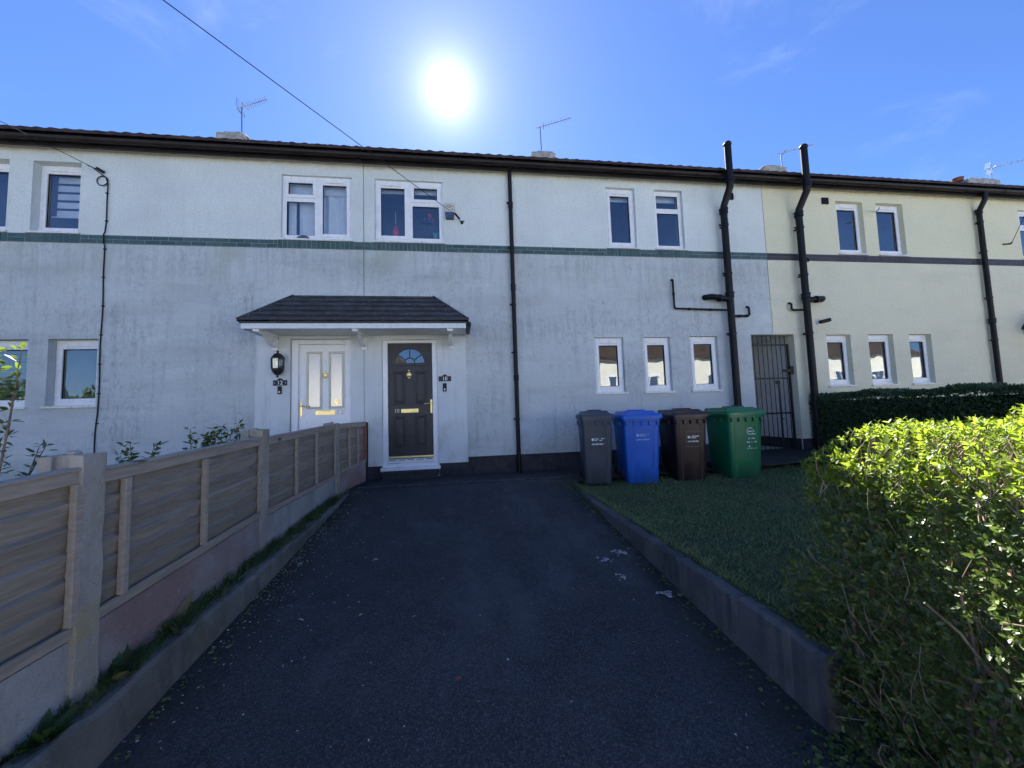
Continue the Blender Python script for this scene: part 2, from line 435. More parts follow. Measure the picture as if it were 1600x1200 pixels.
M['grass'] = m_leaf('grass_blade', [(0, (.090, .165, .060)), (.5, (.155, .255, .095)), (.85, (.24, .30, .13)), (1, (.42, .37, .22))], .2, (.14, .26, .06), .6, .3, (.21, .22, .10))
M['verge'] = m_leaf('verge_grass', [(0, (.036, .075, .022)), (.6, (.065, .115, .034)), (.9, (.12, .14, .06)), (1, (.26, .23, .13))], .25, (.12, .24, .03), .5, .3)
M['twig'] = m_simple('twig_bark', (.21, .16, .12), .8, .3, 0, .4, 20)
M['twig_tan'] = m_simple('twig_tan', (.33, .25, .17), .8, .3, 0, .4, 20)
M['petal'] = m_leaf('petal', [(0, (.55, .53, .50)), (.55, (.72, .70, .68)), (.8, (.42, .36, .22)), (1, (.22, .16, .09))], .1, (.6, .6, .5), .7)
def m_lawn():
    t = NT('lawn_soil'); p = t.pos()
    c = t.mix(t.ramp(t.noise(p, 3, 5), .35, .7), (.040, .065, .030), (.085, .085, .045))
    c = t.mix(t.ramp(t.noise(p, 60, 4), .4, .7, 0, .7), c, (.030, .032, .018))
    return t.done(t.bsdf(c, .95, .2, 0, t.bump(t.noise(p, 70, 4), .6, .02)))
M['lawn'] = m_lawn()
M['splash'] = m_simple('white_residue', (.36, .37, .38), .9, .2, 0, .45, 60)
M['opp_wall'] = m_simple('sunlit_render', (.74, .72, .64), .9, .2, 0, .05, 1)
M['opp_roof'] = m_simple('brown_tile', (.050, .038, .032), .85, .2, 0, .3, 2)

# ------------------------------------------------------------------ camera
CAMP = Vector((0, -6.6, 1.03))
yaw, pitch, roll = R(7.9), R(4.1), R(-1.865)
fwd = Vector((math.sin(yaw)*math.cos(pitch), math.cos(yaw)*math.cos(pitch), math.sin(pitch)))
rt = Vector((math.cos(yaw), -math.sin(yaw), 0)); up = rt.cross(fwd)
rt2 = rt*math.cos(roll)+up*math.sin(roll); up2 = -rt*math.sin(roll)+up*math.cos(roll)
cam = bpy.data.cameras.new('camera'); co = bpy.data.objects.new('camera', cam); COL.objects.link(co)
mw = Matrix(((rt2.x, up2.x, -fwd.x, CAMP.x), (rt2.y, up2.y, -fwd.y, CAMP.y), (rt2.z, up2.z, -fwd.z, CAMP.z), (0, 0, 0, 1)))
co.matrix_world = mw
cam.sensor_fit = 'HORIZONTAL'; cam.sensor_width = 36; cam.lens = 36*600/1600
cam.clip_start = .02; cam.clip_end = 2000
scene.camera = co

# ------------------------------------------------------------------ light
SUN_EL, SUN_AZ = R(44.3), R(-.6)
sdir = Vector((math.sin(SUN_AZ)*math.cos(SUN_EL), math.cos(SUN_AZ)*math.cos(SUN_EL), math.sin(SUN_EL)))
sl = bpy.data.lights.new('sun', 'SUN'); sl.energy = 5.0; sl.angle = R(.5); sl.color = (1, .96, .90)
so = bpy.data.objects.new('sun', sl); COL.objects.link(so); so.location = (0, 0, 30)
so.rotation_euler = (-sdir).to_track_quat('-Z', 'Y').to_euler()
world = bpy.data.worlds.new('World'); scene.world = world; world.use_nodes = True
wt = world.node_tree; wt.nodes.clear()
wo = wt.nodes.new('ShaderNodeOutputWorld'); bg = wt.nodes.new('ShaderNodeBackground')
sky = wt.nodes.new('ShaderNodeTexSky'); sky.sky_type = 'NISHITA'; sky.sun_disc = False
sky.sun_elevation = SUN_EL; sky.sun_rotation = SUN_AZ
sky.air_density = 1.0; sky.dust_density = .05; sky.ozone_density = 5.0; sky.altitude = 60
bg.inputs['Strength'].default_value = .050
tc = wt.nodes.new('ShaderNodeTexCoord')
def wmath(op, a, b=0.0, c=0.0):
    x = wt.nodes.new('ShaderNodeMath'); x.operation = op
    for i, v in enumerate((a, b, c)):
        if isinstance(v, (int, float)): x.inputs[i].default_value = v
        else: wt.links.new(v, x.inputs[i])
    return x.outputs[0]
# bright disc and aureole of the sun seen in the sky
GD = Vector((-.0085, .7496, .6618)).normalized()
dt = wt.nodes.new('ShaderNodeVectorMath'); dt.operation = 'DOT_PRODUCT'
wt.links.new(tc.outputs['Generated'], dt.inputs[0]); dt.inputs[1].default_value = GD
ang = wmath('ARCCOSINE', wmath('MINIMUM', dt.outputs['Value'], .999999))
def expo(scale, amp): return wmath('MULTIPLY', wmath('EXPONENT', wmath('MULTIPLY', ang, -1.0/scale)), amp)
core = wt.nodes.new('ShaderNodeMapRange'); core.interpolation_type = 'SMOOTHSTEP'
wt.links.new(ang, core.inputs['Value'])
for k, v in zip(('From Min', 'From Max', 'To Min', 'To Max'), (R(.8), R(2.2), 30.0, 0.0)): core.inputs[k].default_value = v
glow = wmath('ADD', core.outputs[0], wmath('ADD', expo(R(1.8), 8.5), expo(R(10), 1.4)))
gc = wt.nodes.new('ShaderNodeMix'); gc.data_type = 'RGBA'; gc.blend_type = 'MULTIPLY'; gc.inputs[0].default_value = 1
gc.inputs[7].default_value = (1, .97, .93, 1)
cg = wt.nodes.new('ShaderNodeCombineColor')
for i in range(3): wt.links.new(glow, cg.inputs[i])
wt.links.new(cg.outputs[0], gc.inputs[6])
# thin cirrus
mp = wt.nodes.new('ShaderNodeMapping'); wt.links.new(tc.outputs['Generated'], mp.inputs[0])
mp.inputs['Scale'].default_value = (1.6, 2.2, 5.0); mp.inputs['Rotation'].default_value = (.2, .5, .3); mp.inputs['Location'].default_value = (.35, .1, .2)
cn = wt.nodes.new('ShaderNodeTexNoise'); wt.links.new(mp.outputs[0], cn.inputs['Vector'])
cn.inputs['Scale'].default_value = 1.7; cn.inputs['Detail'].default_value = 9; cn.inputs['Roughness'].default_value = .62; cn.inputs['Distortion'].default_value = .5
cr = wt.nodes.new('ShaderNodeMapRange'); cr.interpolation_type = 'SMOOTHSTEP'; wt.links.new(cn.outputs['Fac'], cr.inputs['Value'])
for k, v in zip(('From Min', 'From Max', 'To Min', 'To Max'), (.56, .85, 0, .14)): cr.inputs[k].default_value = v
tint = wt.nodes.new('ShaderNodeMix'); tint.data_type = 'RGBA'; tint.blend_type = 'MULTIPLY'; tint.inputs[0].default_value = 1
wt.links.new(sky.outputs[0], tint.inputs[6]); tint.inputs[7].default_value = (.55, .67, .93, 1)
cl = wt.nodes.new('ShaderNodeMix'); cl.data_type = 'RGBA'; wt.links.new(cr.outputs[0], cl.inputs[0])
wt.links.new(tint.outputs[2], cl.inputs[6]); cl.inputs[7].default_value = (6.5, 6.9, 7.4, 1)
ad = wt.nodes.new('ShaderNodeMix'); ad.data_type = 'RGBA'; ad.blend_type = 'ADD'; ad.inputs[0].default_value = 1
wt.links.new(cl.outputs[2], ad.inputs[6]); wt.links.new(gc.outputs[2], ad.inputs[7])
wt.links.new(ad.outputs[2], bg.inputs['Color']); wt.links.new(bg.outputs[0], wo.inputs['Surface'])
vs = scene.view_settings; vs.view_transform = 'Standard'; vs.look = 'None'; vs.exposure = 2.25; vs.gamma = 1.0
scene.cycles.max_bounces = 8; scene.cycles.transparent_max_bounces = 12
scene.cycles.caustics_reflective = False; scene.cycles.caustics_refractive = False

# ------------------------------------------------------------------ setting
SL = .093
def drive_z(y): return -.03+SL*(y+.6) if y < -.6 else -.03+(y+.6)*.04
g = MB(); g.box(-300, 300, -400, 300, -2.0, -.80)
tag(g.build('ground', M['lawn']), kind='structure')
# drive: sloping sheet
V = []; F = []
ys = np.concatenate([np.linspace(-9.2, -.62, 44)]); xs = np.linspace(-1.60, 1.66, 18)
for y in ys:
    for x in xs: V.append((x, y, drive_z(y)+.006*math.sin(x*2.1+y*1.3)+.004*math.sin(y*3.1-x)))
nx = len(xs)
for j in range(len(ys)-1):
    for i in range(nx-1): F.append((j*nx+i, j*nx+i+1, (j+1)*nx+i+1, (j+1)*nx+i))
d = npmesh('driveway', V, F, M['asphalt'], smooth=True); tag(d, kind='structure')
# path along the house wall
V = []; F = []
xs = np.linspace(-1.75, 9.0, 60); ys = [-1.05, -.85, -.66, -.3, .02, 8.0]
def path_z(x, y): return -.022 + max(0, x-1.2)*.024 + max(min(y, 0)+.6, -.5)*.035
for y in ys:
    for x in xs: V.append((x, y if y != -.66 or x > 1.6 else -.60-.06*(x+1.5)/3.1, path_z(x, y)+(.0 if y > -.67 or x > 1.66 else -.12)))
nx = len(xs)
for j in range(len(ys)-1):
    for i in range(nx-1): F.append((j*nx+i, j*nx+i+1, (j+1)*nx+i+1, (j+1)*nx+i))
p = npmesh('path', V, F, M['path_asphalt']); tag(p, kind='structure')
b = MB(); b.add([(-1.50, -.585, -.012), (1.6, -.655, -.014), (1.6, -.637, -.014), (-1.50, -.568, -.012)], [(0, 1, 2, 3)]); b.add([(-1.50, -.60, -.020), (1.6, -.67, -.022), (1.6, -.655, -.014), (-1.5, -.585, -.012)], [(0, 1, 2, 3)]); tag(b.build('path_edge', M['pavement_dark']), kind='structure')
# lawn on the right, level behind its kerb, dropping under the front hedge
def lawn_z(x, y):
    z = -.085 + .012*max(0, x-1.7)
    if y < -4.8:
        k = min(1, (-4.8-y)/.42); z = z*(1-k)+(drive_z(y)+.012+.02*min(1, max(0, x-1.75)))*k
    if y > -1.35: z += .012*max(0, x-1.7)*min(1, (y+1.35)/.5)
    return z
V = []; F = []
xs = np.concatenate([np.linspace(1.655, 7.4, 60), [9, 14, 30]]); ys = np.linspace(-8.2, -.86, 70)
for y in ys:
    for x in xs: V.append((x, y, lawn_z(x, y)+.008*math.sin(3*x+2*y)*math.sin(2.3*y)))
nx = len(xs)
for j in range(len(ys)-1):
    for i in range(nx-1): F.append((j*nx+i, j*nx+i+1, (j+1)*nx+i+1, (j+1)*nx+i))
nb_ = len(V)
for y in ys: V.append((1.655, y, -.95))
for j in range(len(ys)-1): F.append((nb_+j, j*nx, (j+1)*nx, nb_+j+1))
tag(npmesh('lawn', V, F, M['lawn'], smooth=True), kind='structure')
b = MB(); b.box(-30, -1.86, -8.2, -.02, -.9, -.06); tag(b.build('garden_soil', M['soil']), kind='structure')
b = MB(); b.box(9.02, 40, -.85, .3, -.9, .04); tag(b.build('side_path', M['path_asphalt']), kind='structure')
b = MB(); b.box(5.58, 6.50, .35, 7.9, -.2, .125); tag(b.build('passage_bounce_floor', M['pavement']), kind='structure')  # pale paving, out of view, added to lift the light in the passage
b = MB(); b.box(-12, 24, 8.3, 16, -.9, .06); tag(b.build('rear_bounce_slab', M['pavement']), kind='structure')  # unseen pale slab added to bounce sunlight into the passage
b = MB(); b.box(-200, 200, -11.0, -8.3, -.9, -.74); tag(b.build('pavement', M['pavement']), kind='structure')
b = MB(); b.box(-200, 200, -17.0, -11.05, -.9, -.79); tag(b.build('road', M['road']), kind='structure')
b = MB(); b.box(-200, 200, -26.0, -17.05, -.9, -.72); tag(b.build('far_pavement', M['pavement']), kind='structure')
# verge soil strip between left kerb and fence
b = MB()
n = 24
for i in range(n):
    ya, yb = -7.6+i*(7.5/n), -7.6+(i+1)*(7.5/n)
    def kz(y): return -.20+.032*(y+5.0)
    b.add([(-1.80, ya, kz(ya)-.03), (-1.60, ya, kz(ya)-.012), (-1.60, yb, kz(yb)-.012), (-1.80, yb, kz(yb)-.03)], [(0, 1, 2, 3)])
tag(b.build('verge', M['soil']), kind='structure')

def kerb(name, label, x0, x1, y0, y1, ztop, mat, n=90, rough=.008):
    """concrete edging: cast lengths with worn top arrises"""
    t = thing(name, label, 'kerb', ((x0+x1)/2, (y0+y1)/2, -.3))
    V = []; F = []; r = random.Random(3)
    sgn = 1
    for i in range(n+1):
        y = y0+(y1-y0)*i/n
        a, bq = r.uniform(-rough, rough), r.uniform(-rough, rough)
        zt = ztop(y)+r.uniform(-rough, rough)
        zb = drive_z(y)-.12
        for (x, z) in ((x0+a*.6, zb), (x0+a, zt-.022), (x0+.018+a, zt), (x1-.018+bq, zt+bq*.5), (x1+bq, zt-.02), (x1, zb)):
            V.append((x-t.location.x, y-t.location.y, z-t.location.z))
    for i in range(n):
        for k in range(5):
            q = i*6+k; F.append((q, q+6, q+7, q+1))
    o = MB(); o.v = V; o.f = F+[tuple(range(6)), tuple(n*6+k for k in range(6))[::-1]]
    o.build('edging', mat, t, off=(0, 0, 0))
    return t
kerb('concrete_kerb', 'grey concrete kerb holding back the lawn on the right of the driveway', 1.59, 1.69, -5.0, -.86, lambda y: -.083-.008*(-y-1)*.5, M['kerb'])
kerb('concrete_kerb', 'low mossy concrete kerb under the wooden fence on the left of the driveway', -1.665, -1.545, -7.6, -.45, lambda y: -.185+.034*(y+5.0), M['kerb_left'], rough=.011)

# ------------------------------------------------------------------ houses
def wall_mesh(x0, x1, z0, z1, holes, depth=.24, y=0.0):
    b = MB()
    X = sorted(set([x0, x1]+[v for h in holes for v in h[:2] if x0 < v < x1]))
    Z = sorted(set([z0, z1]+[v for h in holes for v in h[2:4] if z0 < v < z1]))
    for i in range(len(X)-1):
        for k in range(len(Z)-1):
            cx, cz = (X[i]+X[i+1])/2, (Z[k]+Z[k+1])/2
            if any(h[0] < cx < h[1] and h[2] < cz < h[3] for h in holes): continue
            b.quad((X[i], y, Z[k]), (X[i+1], y, Z[k]), (X[i+1], y, Z[k+1]), (X[i], y, Z[k+1]))
    for (a, c, e, f) in [h[:4] for h in holes]:
        d = y+depth
        a, c = max(a, x0), min(c, x1)
        if a > x0: b.quad((a, y, e), (a, y, f), (a, d, f), (a, d, e))
        if c < x1: b.quad((c, y, f), (c, y, e), (c, d, e), (c, d, f))
        b.quad((a, y, f), (c, y, f), (c, d, f), (a, d, f))
        b.quad((c, y, e), (a, y, e), (a, d, e), (c, d, e))
    return b

def brick_band(b, x0, x1, spans, z0=3.842, z1=3.974, yf=-.014):
    h = (z1-z0)
    x = x0
    edges = sorted(spans)
    def run(a, c):
        for row in (0, 1):
            x = a-(.11 if row else 0)
            while x < c:
                p, q = max(a, x)+.003, min(c, x+.222)-.003
                if q-p > .02: b.box(p+.002, q-.002, yf+random.uniform(0, .003), .02, z0+row*h/2+.0045, z0+(row+1)*h/2-.0045)
                x += .222
    def soldier(a, c):
        n = max(1, round((c-a)/.073))
        for i in range(n): b.box(a+(c-a)*i/n+.005, a+(c-a)*(i+1)/n-.005, yf+random.uniform(-.002, .002), .02, z0+.002, z1-.002)
    cur = x0
    for (a, c) in edges:
        a2, c2 = max(a, x0), min(c, x1)
        if c2 <= a2: continue
        run(cur, a2); soldier(a2, c2); cur = c2
    run(cur, x1)

GLASS = M['glass']
def window(house, x0, x1, z0, z1, inset, style, trim=None, interior=True, dress=None, label=None, sillout=.035):
    """frame mesh is the part; sash, pane, sill, vent, dressing are its sub-parts"""
    fw, sw, D = .052, .058, .07
    y = inset
    top_add = .035
    f = MB()
    f.ring_frame(x0+.002, x1-.002, z0+.03, z1-.002, fw, y, y+D, wt=fw+top_add*.6)
    gx0, gx1, gz0, gz1 = x0+fw, x1-fw, z0+.03+fw, z1-fw-top_add*.6
    sash = MB(); pane = MB(); bead = MB(); vent = MB(); gasket = MB()
    def sashed(a, c, e, h, tv=True):
        sash.ring_frame(a-.012, c+.012, e-.012, h+.012, sw, y-.014, y+.045, wt=sw+(.022 if tv else 0))
        pane.box(a+sw-.016, c-sw+.016, y+.022, y+.026, e+sw-.016, h-sw+.010)
        gasket.ring_frame(a+sw-.0125, c-sw+.0125, e+sw-.0125, h-sw-(.0095 if tv else -.0125), .0085, y+.006, y+.0215)
        if tv:
            xm = (a+c)/2; w = min(.17, (c-a)*.32)
            vent.box(xm-w, xm+w, y-.026, y-.010, h-.038, h-.022)
    def fixed(a, c, e, h):
        bead.ring_frame(a+.001, c-.001, e+.001, h-.001, .016, y+.004, y+.04)
        gasket.ring_frame(a+.0165, c-.0165, e+.0165, h-.0165, .008, y+.010, y+.0215)
        pane.box(a+.014, c-.014, y+.022, y+.026, e+.014, h-.014)
    if style == 'single': sashed(gx0, gx1, gz0, gz1)
    elif style == 'fixed': fixed(gx0, gx1, gz0, gz1)
    elif style == 'transom':
        zm = gz0+(gz1-gz0)*.69
        f.box(gx0, gx1, y+.001, y+D, zm-.03, zm+.03)
        fixed(gx0, gx1, gz0, zm-.03); fixed(gx0, gx1, zm+.03, gz1)
    elif style in ('left_split', 'right_split'):
        xm = (x0+x1)/2; f.box(xm-.035, xm+.035, y+.001, y+D, gz0, gz1)
        zm = gz0+(gz1-gz0)*.665
        L, Rr = ((gx0, xm-.035), (xm+.035, gx1))
        if style == 'right_split': L, Rr = Rr, L
        f.box(L[0], L[1], y+.002, y+D, zm-.03, zm+.03)
        fixed(L[0], L[1], gz0, zm-.03); sashed(L[0], L[1], zm+.03, gz1, False)
        sashed(Rr[0], Rr[1], gz0, gz1)
    w = f.build('window', trim or M['upvc'], house, bevel=.004)
    w['label'] = label or 'white framed window'
    if sash.v: sash.build('sash', trim or M['upvc'], w, off=house.location, bevel=.006)
    if bead.v: bead.build('glazing_bead', trim or M['upvc'], w, off=house.location)
    if gasket.v: gasket.build('gasket', M['rubber'], w, off=house.location)
    if vent.v: vent.build('trickle_vent', M['steel'] if False else M['sill'], w, off=house.location, bevel=.003)
    pane.build('pane', GLASS, w, off=house.location)
    s = MB(); s.box(x0-.035, x1+.035, -sillout, y+.02, z0-.018, z0+.012); s.box(x0+.002, x1-.002, y-.03, y+.06, z0+.012, z0+.03)
    s.build('sill', M['sill'], w, off=house.location, bevel=.004)
    if interior:
        i = MB(); a, c, e, h, ya, yb = x0-.25, x1+.25, z0-.3, z1+.12, .241, 1.5
        i.quad((a, yb, e), (c, yb, e), (c, yb, h), (a, yb, h)); i.quad((a, ya, e), (a, yb, e), (a, yb, h), (a, ya, h)); i.quad((c, yb, e), (c, ya, e), (c, ya, h), (c, yb, h))
        i.quad((a, ya, h), (a, yb, h), (c, yb, h), (c, ya, h)); i.quad((a, yb, e), (a, ya, e), (c, ya, e), (c, yb, e))
        i.build('room', M['interior'], w, off=house.location)
    if dress: dress(w, house, gx0, gx1, gz0, gz1, y)
    return w

def d_curtain(parts, ydist=.16):
    def fn(w, house, a, c, e, h, y):
        for (u0, u1, amp) in parts:
            b = MB(); n = 60; x0, x1 = a+(c-a)*u0, a+(c-a)*u1
            ph = random.uniform(0, 6)
            for i in range(n+1):
                t = i/n; x = x0+(x1-x0)*t
                yy = y+ydist+amp*(math.sin(t*17*(u1-u0)*1.6+ph)+.5*math.sin(t*31*(u1-u0)+ph*2))
                b.v.append((x, yy, e-.1)); b.v.append((x+.012*math.sin(t*9), yy*.5+(y+ydist)*.5, h+.06))
            for i in range(n): b.f.append((2*i, 2*i+2, 2*i+3, 2*i+1))
            b.build('curtain', M['curtain'], w, off=house.location, smooth=True)
    return fn
def d_rollerblind(frac, mat='blind', bands=0, also=None):
    def fn(w, house, a, c, e, h, y):
        b = MB(); z = h-(h-e)*frac
        if bands:
            for k in range(bands):
                za = z+(h-z)*k/bands; zb = z+(h-z)*(k+.72)/bands
                b.box(a+.07, c, y+.13, y+.134, za, zb)
        else: b.box(a, c, y+.13, y+.135, z, h+.05)
        b.box(a, c, y+.122, y+.142, z-.02, z)
        b.build('blind', M[mat], w, off=house.location)
        if also: also(w, house, a, c, e, h, y)
    return fn
def d_slats(w, house, a, c, e, h, y):
    b = MB(); n = 15
    for k in range(n):
        z = e+(h-e)*(k+.5)/n
        b.obox(((a+c)/2, y+.14, z), ((c-a)/2, 0, 0), (0, .02, .012), (0, -.0008, .0012))
    b.build('blind', M['darkblind'], w, off=house.location)

RZ0, RY0, PITCH, RY1 = 5.475, -.24, .675, 3.95
def roof_mesh(x0, x1):
    """interlocking tiles: rolls across, small step at each course"""
    per = .20; nxs = int((x1-x0)/per*8)
    xs = np.linspace(x0, x1, nxs+1)
    prof = .013*np.maximum(0, np.cos(2*np.pi*xs/per))**.7+.006
    rows = []; n = int((RY1-RY0)/.27)
    ln = (RY1-RY0)/n
    for j in range(n):
        ya, yb = RY0+j*ln, RY0+(j+1)*ln+.02
        rows.append((ya, .030)); rows.append((yb-.02, .004))
    V = []; F = []
    # front lip
    for (yy, dz) in [(RY0, -.012)]+rows:
        jit = .003*np.sin(xs*37.0+yy*11)
        V.append(np.stack([xs, np.full_like(xs, yy), RZ0+PITCH*(yy-RY0)+prof*(0 if dz < 0 else 1)+dz+jit], 1))
    V.append(np.stack([xs, np.full_like(xs, 8.15), np.full_like(xs, RZ0+.0)], 1))
    k = len(xs); m = len(V); V = np.concatenate(V)
    j, i = np.meshgrid(np.arange(m-1), np.arange(k-1), indexing='ij')
    q = (j*k+i).ravel()
    return V, np.stack([q, q+1, q+k+1, q+k], 1)

def downpipe(house, x, y, z0, z1, r, swan=None, joints=(), brackets=(), mat=None, name='downpipe'):
    b = MB()
    pts = [(x, y, z0), (x, y, z1)]
    if swan: pts += swan
    b.tube(pts, r, 14)
    for z in joints:
        b.lathe([(r*1.01, -.05), (r*1.22, -.045), (r*1.22, .03), (r*1.32, .035), (r*1.32, .055), (r*1.01, .06)], (x, y, z), 16, cap=False)
    o = b.build(name, mat or M['black_plastic'], house, smooth=True)
    for z in brackets:
        c = MB(); c.lathe([(r*1.03, -.014), (r*1.16, -.014), (r*1.16, .014), (r*1.03, .014)], (x, y, z), 14, cap=False)
        c.box(x-r*1.9, x-r*.9, y-.012, y+.012, z-.014, z+.014); c.box(x-.02, x+.02, y+r*.9, -.002, z-.012, z+.012)
        c.build('bracket', mat or M['black_plastic'], o, off=house.location)
    return o

def house(name, label, x0, x1, wall_mat, band_mat, mortar, holes, spans, plinth, passage=None, wx1=None):
    t = thing(name, label, 'house', ((x0+x1)/2, 4, 0))
    zw = 5.405
    w = wall_mesh(x0, x1, -.6, zw, holes)
    # returns and rear wall
    rear = [h for h in holes if h[2] < -.3]
    rw = wall_mesh(x0, x1, -.6, zw, rear, depth=-.24, y=8.0)
    for xx in [v for v in (x0+.004, x1-.004) if v < -9 or v > 21]:
        rw.add([(xx, .0, -.6), (xx, 8, -.6), (xx, 8, zw), (xx, RY1, RZ0+PITCH*(RY1-RY0)-.05), (xx, 0, zw)], [(0, 1, 2, 3, 4)])
    w.build('wall', wall_mat, t); rw.build('rear_wall', wall_mat, t)
    b = MB(); brick_band(b, x0+.001, x1-.001, spans); b.build('brick_band', band_mat, t)
    m = MB(); m.box(x0+.001, x1-.001, -.009, .03, 3.840, 3.976); m.build('band_mortar', mortar, t)
    pl = MB()
    for (a, c, zt) in plinth: pl.box(a, c, -.016, .1, -.6, zt)
    pl.build('plinth', M['plinth'], t, bevel=.006)
    V, F = roof_mesh(x0, x1); V = V-np.array([t.location.x, t.location.y, t.location.z])
    npmesh('roof', V, F, M['tile'], t)
    so_ = MB(); so_.box(x0, x1, -.10, .02, 5.383, 5.403); so_.box(x0, x1, -.030, -.002, 5.345, 5.382); so_.build('soffit', M['cream_trim'], t)
    fa = MB(); fa.box(x0, x1, -.135, -.102, 5.30, 5.535); fa.build('fascia', M['brown_gutter'], t)
    # half round gutter
    gt = MB(); n = 10; r = .058; yc, zc = -.198, 5.400
    ring = [(yc-r*math.cos(math.pi*k/n), zc-r*math.sin(math.pi*k/n)) for k in range(n+1)]
    ring2 = [(yc-(r-.006)*math.cos(math.pi*k/n), zc-(r-.006)*math.sin(math.pi*k/n)) for k in range(n, -1, -1)]
    poly = ring+ring2
    ra = [(x0, a, c) for a, c in poly]; rb = [(x1, a, c) for a, c in poly]; gt.loft([ra, rb])
    x = x0+.5
    while x < x1:
        for k in range(n):
            a0, a1 = math.pi*k/n, math.pi*(k+1)/n; rr = r+.008
            gt.add([(x-.03, yc-rr*math.cos(a0), zc-rr*math.sin(a0)), (x+.03, yc-rr*math.cos(a0), zc-rr*math.sin(a0)), (x+.03, yc-rr*math.cos(a1), zc-rr*math.sin(a1)), (x-.03, yc-rr*math.cos(a1), zc-rr*math.sin(a1))], [(0, 1, 2, 3)])
        x += 1.02
    gt.build('gutter', M['brown_gutter'], t)
    return t

def chimney(h, x0, x1, lab=None, pots=()):
    c = MB(); c.box(x0, x1, 3.7, 4.3, 7.4, 8.46); c.box(x0+.16, x1-.06, 3.75, 4.25, 8.46, 8.53)
    xm = (x0+x1)/2
    c.lathe([(.22, 0), (.19, .05), (.12, .09), (.03, .10)], (xm+.12, 4.0, 8.53), 9)
    o = c.build('chimney', M['chim'], h, bevel=.02)
    for px in pots:
        p_ = MB(); p_.lathe([(.15, 0), (.14, .06), (.16, .10), (.16, .13), (.12, .13)], (px, 3.95, 8.46), 14)
        p_.build('chimney_pot', M['pot'], o, off=h.location, smooth=True)
    return o

# --- house with door 12 (left of the joint)
JX = -1.545
H12 = house('terraced_house', 'white rendered terraced house on the left with white front door 12 and teal brick band', -9.14, JX-.004, M['white_render'], M['band_teal'], M['mortar'],
    [(-2.69, -1.755, .02, 2.318), (-6.43, -5.78, 3.995, 5.14), (-7.43, -6.745, 3.995, 5.14), (-2.86, -1.735, 3.992, 5.115), (-6.10, -5.44, 1.315, 2.345), (-7.03, -6.36, 1.315, 2.345)],
    [(-6.47, -5.74), (-7.45, -6.7), (-2.9, -1.70)], [(-9.14, -2.70, .20), (-1.745, JX-.004, .22)])
H10 = house('terraced_house', 'white rendered terraced house in the middle with black front door 10 and teal brick band', JX+.004, 6.052, M['white_render'], M['band_teal'], M['mortar'],
    [(-1.262, -.355, .02, 2.297), (-1.363, -.21, 3.995, 5.115), (2.80, 3.372, 3.997, 5.17), (3.765, 4.342, 3.997, 5.17), (2.44, 2.995, 1.298, 2.318), (3.375, 3.91, 1.298, 2.318), (4.305, 4.872, 1.298, 2.330), (5.576, 6.052, -.6, 2.355)],
    [(-1.40, -.17), (2.76, 3.41), (3.72, 4.38)], [(JX+.004, -1.275, .22), (-.345, 2.9, .292), (2.9, 5.574, .315)])
HCR = house('terraced_house', 'cream rendered terraced house right of the black barred gate with dark brown brick band', 6.060, 13.66, M['cream_render'], M['band_brown'], M['mortar_dark'],
    [(6.060, 6.505, -.6, 2.355), (7.725, 8.355, 4.0, 5.12), (8.67, 9.33, 4.0, 5.12), (7.214, 7.773, 1.325, 2.347), (8.183, 8.768, 1.32, 2.35), (9.15, 9.692, 1.323, 2.347), (12.33, 13.48, 3.995, 5.115)],
    [(7.68, 8.40), (8.63, 9.37), (12.29, 13.52)], [(6.507, 13.66, .33)])
HCE = house('terraced_house', 'cream rendered terraced house at the far right edge with its chimney showing above the gutter', 13.668, 21.3, M['cream_render'], M['band_brown'], M['mortar_dark'],
    [(16.6, 17.3, 4.0, 5.12)], [(16.5, 17.4)], [(13.67, 21.3, .35)])
# windows
window(H12, -6.43, -5.78, 3.995, 5.14, .12, 'single', dress=d_rollerblind(.70, 'blind', 5), label='single window with a banded blind, upstairs')
window(H12, -7.43, -6.745, 3.995, 5.14, .12, 'single')
window(H12, -2.86, -1.735, 3.992, 5.115, .045, 'left_split', dress=d_rollerblind(.16, 'blind', 0, d_curtain([(0, .10, .03), (.15, .43, .035), (.52, 1, .04)])), label='double window with white curtains')
window(H12, -6.10, -5.44, 1.315, 2.345, .12, 'single', label='single window left of the black wall cable, downstairs')
window(H12, -7.03, -6.36, 1.315, 2.345, .12, 'single', dress=d_slats, label='single window with grey slatted blind')
window(H10, -1.363, -.21, 3.995, 5.115, .045, 'right_split', dress=d_rollerblind(.07), label='double window with hanging ornaments')
window(H10, 2.80, 3.372, 3.997, 5.17, .06, 'single', dress=d_rollerblind(.08))
window(H10, 3.765, 4.342, 3.997, 5.17, .06, 'transom', dress=d_rollerblind(.06))
window(H10, 2.44, 2.995, 1.298, 2.318, .06, 'single')
window(H10, 3.375, 3.91, 1.298, 2.318, .06, 'single')
window(H10, 4.305, 4.872, 1.298, 2.330, .06, 'single')
window(HCR, 7.725, 8.355, 4.0, 5.12, .09, 'single')
window(HCR, 8.67, 9.33, 4.0, 5.12, .09, 'single')
window(HCR, 7.214, 7.773, 1.325, 2.347, .09, 'single')
window(HCR, 8.183, 8.768, 1.32, 2.35, .09, 'single')
window(HCR, 9.15, 9.692, 1.323, 2.347, .09, 'single')
window(HCR, 12.33, 13.48, 3.995, 5.115, .05, 'left_split')
window(HCE, 16.6, 17.3, 4.0, 5.12, .08, 'single')
